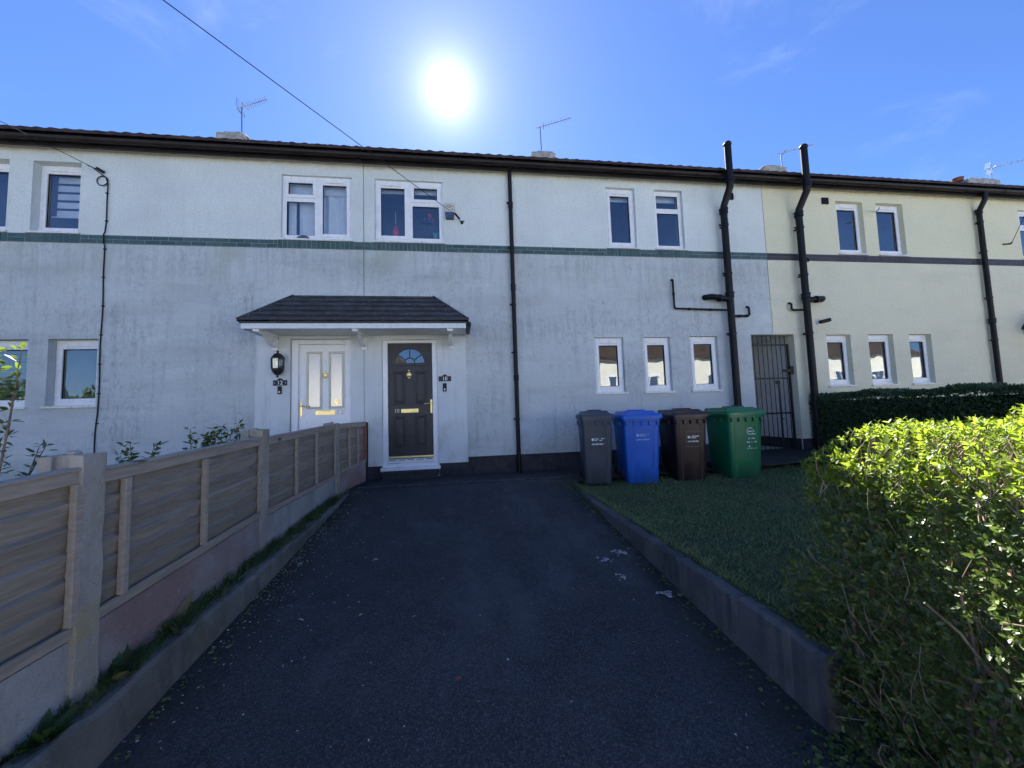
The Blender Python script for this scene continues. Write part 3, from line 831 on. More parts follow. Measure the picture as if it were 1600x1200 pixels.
# smooth rendered surround of the two doors
def surround(h, x0, x1, holes):
    b = MB(); X = sorted(set([x0, x1]+[v for q in holes for v in q[:2] if x0 < v < x1]))
    for i in range(len(X)-1):
        a, c = X[i], X[i+1]; hs = [q for q in holes if q[0] <= a and c <= q[1]]
        b.box(a, c, -.022, -.002, (hs[0][3] if hs else .21), 2.372)
    b.build('door_surround', M['smooth_render'], h)
surround(H12, -3.21, JX-.004, [(-2.69, -1.755, .02, 2.318)])
surround(H10, JX+.004, .13, [(-1.262, -.355, .02, 2.297)])
# chimneys
chimney(H12, -6.05, -5.40); chimney(H10, 2.22, 2.92); chimney(HCR, 9.6, 10.42); chimney(HCE, 17.35, 18.7, pots=(17.3,))
# pipes
downpipe(H10, .985, -.055, -.03, 5.28, .036, [(.985, -.07, 5.31), (.985, -.19, 5.36)], (1.6, 3.2, 4.7), (.9, 2.05, 2.9, 3.93, 4.75))
def soil(h, x, zt, z1=4.72):
    o = downpipe(h, x, -.125, -.05, z1, .062, [(x, -.14, z1+.10), (x, -.335, z1+.36), (x, -.352, z1+.46), (x, -.352, zt)], (3.08, 4.72), (1.0, 2.35, 3.5, 4.45), name='soil_pipe')
    c = MB(); c.lathe([(.066, 0), (.078, .0), (.078, .05), (.066, .06)], (x, -.352, z1+.45), 14)
    c.build('pipe_socket', M['black_plastic'], o, off=h.location, smooth=True)
    c = MB(); c.lathe([(.064, 0), (.072, .01), (.072, .04), (.045, .075), (.018, .085)], (x, -.352, zt-.02), 14)
    c.build('pipe_cowl', M['black_plastic'], o, off=h.location, smooth=True)
    return o
sp1 = soil(H10, 5.10, 5.90); sp2 = soil(HCR, 6.72, 5.95)
def branch(h, par, pts, r, clips=()):
    b = MB(); b.tube(pts, r, 12)
    for p_, ax in clips:
        if ax == 'x': b.lathe([(r, -.02), (r*1.35, -.02), (r*1.35, .02), (r, .02)], p_, 12, 'x', False)
        else: b.lathe([(r, -.02), (r*1.35, -.02), (r*1.35, .02), (r, .02)], p_, 12, 'z', False)
    b.build('waste_branch', M['black_plastic'], par, off=h.location, smooth=True)
branch(H10, sp1, [(4.005, .05, 3.40), (4.005, -.03, 3.40), (4.005, -.055, 3.38), (4.005, -.055, 2.87), (4.03, -.055, 2.845), (5.06, -.07, 2.815)], .019, [((4.30, -.055, 2.837), 'x'), ((4.72, -.06, 2.825), 'x'), ((4.005, -.055, 3.12), 'z')])
branch(H10, sp1, [(5.14, -.09, 2.70), (5.50, -.06, 2.705), (5.535, -.055, 2.73), (5.535, -.055, 2.86), (5.53, -.02, 2.895), (5.53, .05, 2.90)], .021, [((5.30, -.075, 2.70), 'x'), ((5.46, -.065, 2.704), 'x')])
branch(H10, sp1, [(5.10, -.125, 3.00), (4.84, -.125, 3.045), (4.74, -.11, 3.06), (4.66, -.02, 3.07), (4.66, .06, 3.07)], .052, [((4.88, -.125, 3.03), 'x')])
branch(HCR, sp2, [(6.72, -.125, 3.00), (6.98, -.125, 3.03), (7.10, -.11, 3.04), (7.18, -.02, 3.05), (7.18, .06, 3.05)], .052, [((6.94, -.125, 3.02), 'x')])
branch(HCR, sp2, [(6.70, -.10, 2.82), (6.49, -.06, 2.825), (6.455, -.055, 2.85), (6.455, -.055, 2.94), (6.45, -.02, 2.97), (6.45, .05, 2.975)], .021, [])
branch(HCR, sp2, [(6.76, -.125, 3.86), (6.86, -.10, 3.84), (6.94, -.03, 3.83)], .026, [])
downpipe(HCR, 11.16, -.075, -.05, 4.98, .046, [(11.16, -.09, 5.02), (11.16, -.19, 5.20), (11.16, -.198, 5.36)], (4.98, 2.6), (1.2, 2.2, 3.1, 4.1, 4.75))
# wall vents
for h, x in ((H10, 5.345), (HCR, 7.47)):
    b = MB(); b.ring_frame(x-.07, x+.07, 5.035, 5.165, .02, -.03, .02); b.box(x-.055, x+.055, -.012, .01, 5.05, 5.15)
    b.lathe([(.045, -.03), (.035, -.036), (.03, -.02)], (x, 0, 5.10), 12, 'y'); b.build('wall_vent', M['brown_gutter'], h, bevel=.003)

# ------------------------------------------------------------------ doors
def text_mesh(txt, size, ext=.003, bold=True):
    cu = bpy.data.curves.new('t', 'FONT'); cu.body = txt; cu.size = size; cu.extrude = ext; cu.align_x = 'CENTER'; cu.align_y = 'CENTER'
    if bold: cu.offset = size*.008
    ob = bpy.data.objects.new('t', cu); COL.objects.link(ob)
    dg = bpy.context.evaluated_depsgraph_get(); me = bpy.data.meshes.new_from_object(ob.evaluated_get(dg))
    vs_ = [v.co.copy() for v in me.vertices]; fs = [tuple(p.vertices) for p in me.polygons]
    bpy.data.objects.remove(ob); bpy.data.curves.remove(cu); bpy.data.meshes.remove(me)
    return vs_, fs
def put_text(b, txt, size, x, y, z, ext=.003, bold=True):   # upright, facing -Y
    vs_, fs = text_mesh(txt, size, ext, bold)
    b.add([(x+v.x, y-v.z, z+v.y) for v in vs_], fs); return b

def lever(b, x, y, z, sgn):
    b.box(x-.016, x+.016, y-.012, y, z-.115, z+.115)
    b.tube([(x, y-.01, z+.05), (x, y-.05, z+.05), (x-sgn*.02, y-.055, z+.05), (x-sgn*.12, y-.055, z+.045)], .009, 8)
    b.lathe([(.010, -.018), (.010, -.012)], (x, y, z-.05), 10, 'y')
def letterplate(b, x0, x1, z0, z1, y):
    b.box(x0, x1, y-.010, y, z0, z1); b.box(x0+.018, x1-.018, y-.016, y-.010, z0+.016, z1-.016)
def knocker(b, x, y, z):
    b.lathe([(.03, -.014), (.03, -.006), (.02, 0)], (x, y, z+.02), 14, 'y')
    b.lathe([(.011, -.03), (.013, -.01), (.004, 0)], (x, y, z+.075), 10, 'y')
    n = 16; pts = [(x+.036*math.sin(2*math.pi*k/n), y-.018-.01*(k % n == n//2), z+.036*math.cos(2*math.pi*k/n)) for k in range(n+1)]
    b.tube(pts, .007, 8); b.lathe([(.012, -.032), (.012, -.004)], (x, y, z-.045), 10, 'y')

# door 10
Y10 = .04
d = MB(); d.box(-1.175, -.437, Y10, Y10+.05, .325, 2.243)
door10 = d.build('door', M['door_black'], H10, bevel=.003); door10['label'] = 'black front door 10 with a half-moon fanlight'
OFF10 = H10.location
f = MB(); f.ring_frame(-1.260, -.357, .14, 2.295, .085, .012, .09, wb=.10, wt=.052)
f.box(-1.175, -.442, -.01, .05, .245, .31); f.box(-1.29, -.33, -.055, .012, .125, .178)
f.build('door_frame', M['upvc_clean'], door10, off=OFF10, bevel=.005)
vv = MB()
for k in range(5): vv.box(-1.165+k*.147, -1.165+k*.147+.118, -.0135, -.011, .285, .300)
vv.build('threshold_vent', M['darkblind'], door10, off=OFF10)
vv = MB(); vv.box(-1.172, -.440, Y10-.022, Y10+.01, .322, .352); vv.build('kick_strip', M['gold'], door10, off=OFF10, bevel=.003)
for (a, c, e, h) in ((-1.095, -.885, 1.205, 1.770), (-.745, -.535, 1.205, 1.770), (-1.095, -.885, .500, 1.020), (-.745, -.535, .500, 1.020)):
    b = MB(); b.ring_frame(a, c, e, h, .028, Y10-.014, Y10+.01); b.ring_frame(a+.028, c-.028, e+.028, h-.028, .016, Y10-.004, Y10+.01)
    b.box(a+.056, c-.056, Y10-.012, Y10+.01, e+.056, h-.056); b.build('door_panel', M['door_black'], door10, off=OFF10, bevel=.006)
fx, fz, fr_ = -.815, 1.905, .262
def half_disc(r0, r1, y0, y1, n=28):
    b = MB()
    for k in range(n):
        a0, a1 = math.pi*k/n, math.pi*(k+1)/n
        P = [(fx+r*math.cos(t), y, fz+r*math.sin(t)) for y in (y0, y1) for r, t in ((r0, a0), (r1, a0), (r1, a1), (r0, a1))]
        b.add(P, [(0, 1, 2, 3), (7, 6, 5, 4), (1, 5, 6, 2), (0, 3, 7, 4)])
    return b
half_disc(.0, .245, Y10-.006, Y10-.002).build('fanlight_pane', GLASS, door10, off=OFF10)
hb = half_disc(0, .246, Y10-.0015, Y10-.0008); hb.build('fanlight_dark_sheet', M['rubber'], door10, off=OFF10)  # dark sheet added behind the pane so its reflections stand out
b = half_disc(.238, .285, Y10-.018, Y10+.002); c2 = half_disc(.075, .095, Y10-.014, Y10); b.add(c2.v, c2.f)
for a in (36, 72+18, 144):
    t_ = R(a); dx, dz = math.cos(t_), math.sin(t_)
    b.obox((fx+dx*.165, Y10-.009, fz+dz*.165), (dx*.08, 0, dz*.08), (-dz*.009, 0, dx*.009), (0, .005, 0))
b.box(fx-.30, fx+.30, Y10-.018, Y10+.002, fz-.045, fz)
b.build('fanlight_frame', M['door_black'], door10, off=OFF10, bevel=.003)
b = MB(); lever(b, -.468, Y10, 1.165, 1); b.build('handle', M['gold'], door10, off=OFF10, bevel=.002)
b = MB(); letterplate(b, -.965, -.682, 1.068, 1.132, Y10); b.build('letter_plate', M['gold'], door10, off=OFF10, bevel=.002)
b = MB(); knocker(b, -.828, Y10, 1.70); b.build('knocker', M['gold'], door10, off=OFF10, smooth=True)
b = MB(); put_text(b, '10', .085, -1.035, Y10-.004, 1.10, .004); b.build('door_number', M['steel'], door10, off=OFF10)
# door 12
Y12 = .065
d = MB(); d.box(-2.565, -1.80, Y12, Y12+.05, .28, 2.235)
door12 = d.build('door', M['upvc_clean'], H12, bevel=.003); door12['label'] = 'white front door 12 with two tall glazed panels'
OFF12 = H12.location
f = MB(); f.ring_frame(-2.688, -1.757, .14, 2.316, .10, .03, .115, wb=.13, wt=.075); f.ring_frame(-2.588, -1.80, .27, 2.241, .02, Y12+.006, .12)
f.build('door_frame', M['upvc_clean'], door12, off=OFF12, bevel=.005)
for (a, c) in ((-2.47, -2.225), (-2.125, -1.88)):
    b = MB(); b.ring_frame(a, c, 1.175, 2.12, .036, Y12-.014, Y12+.01); fr12 = b.build('glazing_frame', M['cream_trim'], door12, off=OFF12, bevel=.006)
    p_ = MB(); p_.box(a+.036, c-.036, Y12-.004, Y12+.002, 1.211, 2.084); p_.build('obscure_pane', M['obscure'], fr12, off=OFF12)
    b = MB(); b.ring_frame(a, c, .42, 1.00, .022, Y12-.008, Y12+.01); b.ring_frame(a+.05, c-.05, .47, .95, .02, Y12-.006, Y12+.01); b.build('door_panel', M['upvc_clean'], door12, off=OFF12, bevel=.004)
b = MB(); lever(b, -2.545, Y12, 1.175, -1); b.build('handle', M['gold'], door12, off=OFF12, bevel=.002)
b = MB(); letterplate(b, -2.325, -2.02, 1.075, 1.145, Y12); b.build('letter_plate', M['gold'], door12, off=OFF12, bevel=.002)
b = MB(); knocker(b, -2.175, Y12, 1.72); b.build('knocker', M['gold'], door12, off=OFF12, smooth=True)
b = MB(); put_text(b, '12', .115, -1.945, Y12-.004, 1.112, .004); b.build('door_number', M['steel'], door12, off=OFF12)
b = MB(); b.lathe([(.038, -.008), (.038, 0)], (-2.0, Y12-.006, 1.285), 18, 'y'); b.lathe([(.018, -.012), (.014, -.006)], (-2.0, Y12-.006, 1.285), 12, 'y'); b.build('door_sticker', M['gold'], door12, off=OFF12)
# door step
b = MB(); b.box(-1.25, -.37, -.15, -.017, -.2, .121)
tag(b.build('door_step', M['path_asphalt'], bevel=.01), 'low worn step in front of the black front door', 'step')

# ------------------------------------------------------------------ canopy over the doors
cx0, cx1 = -3.09, .13
CAN = thing('porch_canopy', 'shared tiled porch canopy with white fascia over the doors numbered 12 and 10', 'canopy', ((cx0+cx1)/2, 0, 2.35))
yf = -.66; zE, zT = 2.455, 3.02; tx0, tx1 = -2.66, -.40
b = MB(); nc = 5
for k in range(nc):
    a, c = k/nc, (k+1)/nc+.015
    def at(t, lift):
        return (cx0-.04+(tx0-cx0+.04)*t, cx1+.04+(tx1-cx1-.04)*t, yf-.05+(0-yf+.05)*t, zE+(zT-zE)*t+lift)
    A = at(a, .042); Bq = at(min(1, c), .002); A0 = at(a, -.006)
    nseg = 26 if True else 1
    for i in range(nseg):
        u0, u1 = i/nseg+.0003, (i+1)/nseg-.0003
        j = random.uniform(-.0012, .0012)
        p0 = (A[0]+(A[1]-A[0])*u0, A[2], A[3]+j); p1 = (A[0]+(A[1]-A[0])*u1, A[2], A[3]+j)
        q0 = (Bq[0]+(Bq[1]-Bq[0])*u0, Bq[2], Bq[3]+j); q1 = (Bq[0]+(Bq[1]-Bq[0])*u1, Bq[2], Bq[3]+j)
        r0 = (p0[0], A0[2]+.003, A0[3]+.020); r1 = (p1[0], A0[2]+.003, A0[3]+.020)
        w0 = (p0[0], A0[2]+.05, A0[3]+.040); w1 = (p1[0], A0[2]+.05, A0[3]+.040)
        b.add([p0, p1, q1, q0, r0, r1, w0, w1], [(0, 1, 2, 3), (4, 5, 1, 0), (6, 7, 5, 4)])
    # hipped ends
    for (s, e0, e1) in ((0, A[0], Bq[0]), (1, A[1], Bq[1])):
        P = [(e0, A[2], A[3]), (e0, 0, A[3]), (e1, 0, Bq[3]), (e1, Bq[2], Bq[3]), (e0, A[2], A0[3]), (e0, 0, A0[3])]
        b.add(P, [(0, 3, 2, 1) if s == 0 else (0, 1, 2, 3), (4, 0, 1, 5)])
b.box(cx0-.02, cx1+.02, yf-.03, -.001, zE-.03, zE-.004)
b.build('canopy_roof', M['canopy_tile'], CAN)
rg = MB()
for s in (0, 1):
    e, tpx = ((cx0-.04, tx0), (cx1+.04, tx1))[s]
    pts = [(e+(tpx-e)*t, yf-.05+(-yf+.05)*t, zE+(zT-zE)*t+.03) for t in np.linspace(0, 1, 9)]
    rg.tube(pts, .014, 8)
rg.box(tx0-.02, tx1+.02, -.03, -.002, zT-.01, zT+.02)
rg.build('canopy_ridge', M['canopy_tile'], CAN)
b = MB(); b.box(cx0, cx1, yf-.02, yf, 2.345, zE-.031); b.box(cx0, cx0+.02, yf, -.001, 2.345, zE-.031); b.box(cx1-.02, cx1, yf, -.001, 2.345, zE-.031)
b.build('canopy_fascia', M['fascia'], CAN, bevel=.003)
b = MB(); b.box(cx0+.02, cx1-.02, yf, -.024, 2.374, 2.386); b.build('canopy_soffit', M['fascia'], CAN)
for x in (-2.90, -1.53, -.12):
    b = MB(); w = .042
    b.box(x-w, x+w, -.06, -.023, 2.13, 2.34)
    b.box(x-w, x+w, yf+.01, -.061, 2.31, 2.372)
    n = 8; P0 = []; P1 = []
    for k in range(n+1):
        t = k/n; yy = -.061-.36*t; zz = 2.17+.14*(t**1.8)
        P0.append((yy, zz)); P1.append((yy, 2.3098))
    for k in range(n):
        for (xa) in (x-w*.7,):
            b.add([(x-w*.7, P0[k][0], P0[k][1]), (x+w*.7, P0[k][0], P0[k][1]), (x+w*.7, P0[k+1][0], P0[k+1][1]), (x-w*.7, P0[k+1][0], P0[k+1][1]),
                   (x-w*.7, P1[k][0], P1[k][1]), (x+w*.7, P1[k][0], P1[k][1]), (x+w*.7, P1[k+1][0], P1[k+1][1]), (x-w*.7, P1[k+1][0], P1[k+1][1])],
                  [(0, 1, 2, 3), (7, 6, 5, 4), (1, 5, 6, 2), (0, 3, 7, 4)])
    b.build('gallows_bracket', M['upvc'], CAN, bevel=.004)
b = MB(); b.tube([(cx1+.045, yf-.03, 2.41), (cx1+.045, yf+.30, 2.41), (cx1+.045, -.03, 2.41)], .036, 10); b.build('canopy_gutter', M['black_plastic'], CAN, smooth=True)
# canopy of the cream house at the right edge
CN2 = thing('porch_canopy', 'dark tiled porch canopy cut off by the right edge of the picture', 'canopy', (13.6, 0, 2.35))
b = MB(); b.add([(12.02, -.68, 2.46), (15.2, -.68, 2.46), (14.8, 0, 3.02), (12.5, 0, 3.02), (12.02, 0, 2.46), (15.2, 0, 2.46), (12.02, -.68, 2.43), (15.2, -.68, 2.43), (12.02, 0, 2.43)], [(0, 1, 2, 3), (0, 3, 4), (1, 5, 2), (6, 7, 1, 0), (8, 6, 0, 4)])
b.build('canopy_roof', M['canopy_tile'], CN2)
b = MB(); b.box(12.06, 15.16, -.65, -.63, 2.33, 2.428); b.box(12.06, 12.08, -.63, -.01, 2.33, 2.428); b.build('canopy_fascia', M['fascia'], CN2)
b = MB(); b.box(12.08, 15.1, -.62, -.01, 2.37, 2.38); b.build('canopy_soffit', M['fascia'], CN2)

# ------------------------------------------------------------------ wall fixtures
def fixture(name, label, cat, loc, group=None): return thing(name, label, cat, loc, 0, group)
LN = fixture('wall_lantern', 'black six-sided wall lantern beside the white front door', 'lantern', (-2.835, -.022, 1.90))
lx, ly, lz = -2.835, -.115, 1.90
b = MB(); b.lathe([(.105, .085), (.105, .098), (.085, .125), (.06, .155), (.03, .17), (.016, .175), (.016, .19), (.022, .198), (.010, .215)], (lx, ly, lz), 6)
b.build('lantern_cap', M['black_iron'], LN)
b = MB(); b.lathe([(.012, -.215), (.016, -.20), (.012, -.18), (.045, -.165), (.085, -.115), (.094, -.085), (.094, -.072)], (lx, ly, lz), 6); b.box(lx-.03, lx+.03, -.05, -.022, lz-.14, lz-.02); b.tube([(lx, -.03, lz-.10), (lx, ly, lz-.12)], .014, 8)
b.build('lantern_base', M['black_iron'], LN)
b = MB()
for k in range(6):
    t_ = 2*math.pi*k/6; b.tube([(lx+.091*math.cos(t_), ly+.091*math.sin(t_), lz-.075), (lx+.097*math.cos(t_), ly+.097*math.sin(t_), lz+.088)], .008, 6)
b.build('lantern_bars', M['black_iron'], LN)
b = MB(); b.lathe([(.084, -.072), (.089, .086)], (lx, ly, lz), 6, cap=False); b.build('lantern_glass', GLASS, LN)
b = MB(); b.lathe([(.012, -.07), (.02, -.05), (.022, -.02), (.03, .0), (.03, .04), (.015, .055)], (lx, ly, lz), 12); b.build('bulb', M['sign_white'], LN, smooth=True)
def plaque(num, x, z, label, w=.105, hh=.043):
    t = fixture('house_number_plaque', label, 'house number', (x, -.022, z), 'black house number plaques')
    b = MB(); b.box(x-w, x+w, -.034, -.022, z-hh, z+hh)
    n = 12; P = [(x+.042*math.cos(math.pi*k/n), z+hh+.032*math.sin(math.pi*k/n)) for k in range(n+1)]
    b.add([(a, -.034, c) for a, c in P]+[(a, -.022, c) for a, c in P], [tuple(range(n+1)), tuple(range(2*n+1, n, -1))]+[(k+1, k, n+1+k, n+2+k) for k in range(n)])
    b.build('plate', M['black_iron'], t)
    b = MB(); put_text(b, num, .088, x, -.0345, z, .0018)
    if num == '12':
        for s in (-1, 1): b.lathe([(.006, -.004), (.006, .0)], (x+s*.085, -.034, z), 8, 'y')
    b.build('numerals', M['sign_white'], t)
plaque('12', -2.832, 1.607, 'black plaque with the white number 12 under the wall lantern')
plaque('10', -.233, 1.620, 'black plaque with the white number 10 right of the black door')
def bell(x, z0, z1, label):
    t = fixture('doorbell', label, 'doorbell', (x, -.022, z0), 'black doorbells')
    b = MB(); b.box(x-.031, x+.031, -.046, -.022, z0, z1); b.build('case', M['black_plastic'], t, bevel=.008)
    b = MB(); b.lathe([(.016, -.005), (.016, 0)], (x, -.046, z0+.035), 16, 'y'); b.build('button', M['steel'], t)
bell(-2.836, 1.425, 1.552, 'black doorbell below the number 12 plaque'); bell(-.237, 1.405, 1.545, 'black doorbell below the number 10 plaque')
AL = fixture('alarm_box', 'ivory burglar alarm box with dark lower half beside the ornament window', 'alarm box', (-.09, 0, 4.56))
b = MB(); b.add([(-.172, -.075, 4.53), (-.008, -.075, 4.53), (-.008, -.06, 4.70), (-.172, -.06, 4.70), (-.175, 0, 4.53), (-.005, 0, 4.53), (-.005, 0, 4.71), (-.175, 0, 4.71)], [(0, 1, 2, 3), (1, 5, 6, 2), (4, 0, 3, 7), (3, 2, 6, 7), (0, 4, 5, 1)]); b.build('cover', M['alarm'], AL, bevel=.008)
b = MB(); b.add([(-.165, -.07, 4.425), (-.02, -.07, 4.425), (-.012, -.077, 4.529), (-.170, -.077, 4.529), (-.16, 0, 4.42), (-.025, 0, 4.42), (-.008, 0, 4.529), (-.173, 0, 4.529)], [(0, 1, 2, 3), (1, 5, 6, 2), (4, 0, 3, 7), (0, 4, 5, 1)]); b.build('lens', M['alarm_blue'], AL, bevel=.006)
b = MB(); b.tube([(-.10+.03*math.cos(a), -.0725, 4.635+.022*math.sin(a)) for a in np.linspace(.6, 5.6, 12)], .003, 5); b.box(-.09, -.04, -.074, -.071, 4.628, 4.634); b.box(-.06, -.03, -.077, -.074, 4.565, 4.580); b.build('emblem', M['alarm_blue'], AL)
SLT = fixture('security_light', 'small black wedge security light on the cream wall', 'wall light', (7.13, 0, 2.60))
b = MB(); b.lathe([(.05, -.03), (.05, 0)], (7.08, 0, 2.585), 14, 'y'); b.build('base', M['sign_white'], SLT)
b = MB(); b.obox((7.13, -.09, 2.60), (.085, -.03, .018), (.01, .045, 0), (-.008, 0, .035)); b.build('hood', M['black_plastic'], SLT, bevel=.02, seg=3)
b = MB(); b.tube([(8.715, .03, 4.945), (8.60, -.10, 4.915), (8.47, -.22, 4.885)], .012, 8); tag(b.build('window_stay', M['steel'], smooth=True), 'thin grey rod sticking out beside the upstairs cream house window', 'rod')

# ------------------------------------------------------------------ ornaments in the windows
b = MB(); b.lathe([(.004, .20), (.012, .17), (.03, .13), (.058, .07), (.065, .03), (.05, -.03), (.02, -.055), (.004, -.06)], (-1.04, .17, 4.20), 16)
bo = thing('hanging_bauble', 'red bauble hanging on a string in the double window', 'ornament', (-1.04, .17, 4.2))
b.build('ball', M['red'], bo, smooth=True)
b = MB(); b.tube([(-1.04, .17, 4.40), (-1.042, .17, 4.62)], .003, 5); b.build('string', M['sign_white'], bo)
bo = thing('bell_ornament', 'silver twin bells with a red bow hanging in the double window', 'ornament', (-.50, .17, 4.45))
for sx in (-.04, .045):
    b = MB(); b.lathe([(.012, .075), (.025, .06), (.032, .02), (.055, -.03), (.050, -.032), (.0, .0)], (-.50+sx, .17, 4.47-abs(sx)*.4), 14); b.build('bell', M['silver'], bo, smooth=True)
b = MB(); b.lathe([(.002, -.03), (.035, -.02), (.04, .01), (.02, .03)], (-.455, .17, 4.575), 8, 'x'); b.tube([(-.44, .18, 4.58), (-.40, .18, 4.52), (-.385, .18, 4.47)], .012, 6); b.tube([(-.49, .17, 4.55), (-.485, .17, 4.67)], .003, 5); b.build('bow', M['red'], bo, smooth=True)
bo = thing('soft_toy', 'green soft toy sitting at the foot of the double window', 'toy', (-.345, .17, 4.05))
b = MB(); b.lathe([(.03, 0), (.055, .03), (.055, .09), (.03, .12), (.045, .135), (.055, .17), (.04, .205), (.01, .215)], (-.345, .17, 4.04), 14); b.build('body', M['teal_toy'], bo, smooth=True)
for sx in (-.04, .04):
    b = MB(); b.lathe([(.004, -.018), (.02, -.008), (.02, .008), (.004, .018)], (-.345+sx, .17, 4.25), 10); b.build('ear', M['teal_toy'], bo, smooth=True)
b = MB(); b.lathe([(.03, 0), (.07, .005), (.075, .05), (.06, .055), (.06, .02), (.0, .02)], (-.62, .17, 4.03), 16); tag(b.build('blue_bowl', M['blue_toy'], smooth=True), 'small blue bowl on the sill inside the double window', 'bowl')
b = MB(); b.box(-1.27, -1.10, .15, .21, 4.04, 4.115); b.lathe([(.05, -.04), (.062, 0), (.05, .04)], (-1.20, .18, 4.10), 12, 'y'); tag(b.build('white_figure', M['curtain'], bevel=.01), 'white figurine on the sill inside the double window', 'ornament')
b = MB(); b.lathe([(.16, 0), (.15, .03), (.10, .07), (.03, .095)], (-2.53, .155, 4.03), 12); tag(b.build('pewter_dish', M['steel'], smooth=True), 'dark shallow dish at the foot of the curtained window', 'dish')
b = MB(); b.lathe([(.02, -.05), (.05, -.03), (.055, .0), (.045, .04), (.01, .055)], (-5.93, .25, 4.15), 12); tag(b.build('glass_ornament', M['silver'], smooth=True), 'shiny round ornament inside the left upstairs window', 'ornament')
bo = thing('standing_mirror', 'small round mirror on a bent stem in the cream house upstairs window', 'mirror', (8.87, .22, 4.06))
b = MB(); b.tube([(8.83, .24, 4.04), (8.86, .23, 4.10), (8.85, .22, 4.16)], .008, 6); b.build('stem', M['steel'], bo)
b = MB(); b.lathe([(.05, -.008), (.062, 0), (.05, .008)], (8.89, .22, 4.225), 18, 'y'); b.build('mirror_face', M['silver'], bo, smooth=True)

# ------------------------------------------------------------------ cables
def catenary(a, c, sag, n=24):
    a, c = Vector(a), Vector(c)
    return [a.lerp(c, i/n)-Vector((0, 0, sag*4*(i/n)*(1-i/n))) for i in range(n+1)]
POLE = (-11.5, -13.5, 6.1)
W1 = thing('overhead_wire', 'overhead wire running down to the clamp right of the alarm box', 'wire', (.12, -.02, 4.38), 0, 'overhead wires')
b = MB(); b.tube(catenary((.03, -.12, 4.44), POLE, .06), .0048, 6); b.build('line', M['black_plastic'], W1)
b = MB(); b.tube([(-.0, -.16, 4.46), (.075, -.075, 4.41)], .017, 8); b.tube([(.075, -.06, 4.40), (.11, -.02, 4.385)], .008, 6); b.lathe([(.024, -.04), (.024, 0)], (.12, -.0, 4.375), 10, 'y'); b.tube([(.12, -.03, 4.375), (.16, -.035, 4.40)], .010, 6); b.build('clamp', M['black_plastic'], W1)
W2 = thing('overhead_wire', 'overhead wire meeting the coiled cable above the left windows', 'wire', (-5.45, -.02, 5.0), 0, 'overhead wires')
b = MB(); b.tube(catenary((-5.55, -.08, 5.02), POLE, .04), .0048, 6); b.build('line', M['black_plastic'], W2)
b = MB(); b.tube([(-5.60, -.12, 5.03), (-5.50, -.03, 5.01)], .006, 6); b.tube([(-5.53, -.05, 5.035), (-5.45, -.02, 4.985)], .022, 8); b.build('clamp', M['black_plastic'], W2)
W3 = thing('overhead_wire', 'overhead wire dropping to the cream wall near the right edge', 'wire', (12.01, -.02, 4.34), 0, 'overhead wires')
b = MB(); b.tube(catenary((12.01, -.04, 4.36), (-6.85, -13.5, 5.99), .05), .006, 6); b.build('line', M['black_plastic'], W3)
b = MB(); b.tube([(12.03, -.02, 4.36), (11.98, -.03, 4.32), (11.80, -.015, 4.315)], .014, 6); b.build('clamp', M['black_plastic'], W3)
b = MB()
lp = [(-5.56+.005, -.085, 5.02), (-5.45, -.03, 4.93)]
lp += [(-5.465+.075*math.cos(a), -.022, 4.845+.075*math.sin(a)) for a in np.linspace(.9, -5.4, 26)]
lp += [(-5.385, -.022, 4.80), (-5.39, -.02, 4.5), (-5.385, -.02, 4.2), (-5.40, -.02, 4.02), (-5.41, -.028, 3.98), (-5.405, -.028, 3.84), (-5.395, -.018, 3.80)]
lp += [(-5.395+.006*math.sin(z*5), -.014, z) for z in np.linspace(3.6, 1.2, 16)]+[(-5.42, -.014, .9), (-5.415, -.014, .3)]
b.tube(lp, .0085, 6)
WC = thing('wall_cable', 'black cable with a loop running down the white wall between the windows', 'cable', (-5.4, 0, .3))
b.build('cable', M['black_plastic'], WC, smooth=True)
b = MB()
for z in np.arange(.6, 4.8, .45): b.box(-5.41+.006*math.sin(z*5), -5.378+.006*math.sin(z*5), -.026, -.002, z-.008, z+.008)
b.build('clip', M['black_plastic'], WC)

# ------------------------------------------------------------------ TV aerials
def aerial(x, y, z, mast, lab, length=.95, grid=True, flip=1, el=.20):
    t = thing('tv_aerial', lab, 'aerial', (x, y, z), 0, 'TV aerials on the chimneys')
    b = MB(); b.tube([(x, y, z-.4), (x-.02, y, z+mast)], .016, 8); b.build('mast', M['steel'], t)
    b = MB(); d = Vector((math.cos(R(-14))*flip, math.sin(R(-14)), el)).normalized(); o = Vector((x-.02, y, z+mast))
    b.tube([o-d*.12, o+d*length], .012, 6)
    s = d.cross(Vector((0, 0, 1))).normalized(); u = s.cross(d).normalized()
    m = MB(); n = 9
    for k in range(n):
        p = o+d*(.18+(length-.2)*k/(n-1)); L = .085-.003*k
        m.tube([p-u*L*.9-s*.04, p+u*L*.9+s*.04], .006, 5)
    m.tube([o+d*.1-s*.1-u*.02, o+d*.1+s*.1+u*.02], .012, 5)
    b.build('boom', M['steel'], t); m.build('elements', M['steel'], t)
    if grid:
        g_ = MB()
        for sg in (-1, 1):
            for k in range(4):
                c = o-d*(.09-.02*k)+u*sg*(.05+.05*k)
                g_.tube([c-s*.10, c+s*.10], .005, 5)
            g_.tube([o-d*.05+u*sg*.02-s*.10, o-d*.02+u*sg*.22-s*.10], .005, 5); g_.tube([o-d*.05+u*sg*.02+s*.10, o-d*.02+u*sg*.22+s*.10], .005, 5)
        g_.build('reflector', M['steel'], t)
aerial(-5.53, 3.9, 8.66, .66, 'TV aerial on the chimney at the left end of the roof', .72)
aerial(2.56, 3.9, 8.66, .70, 'TV aerial on the chimney above the middle of the roof', .92, False)
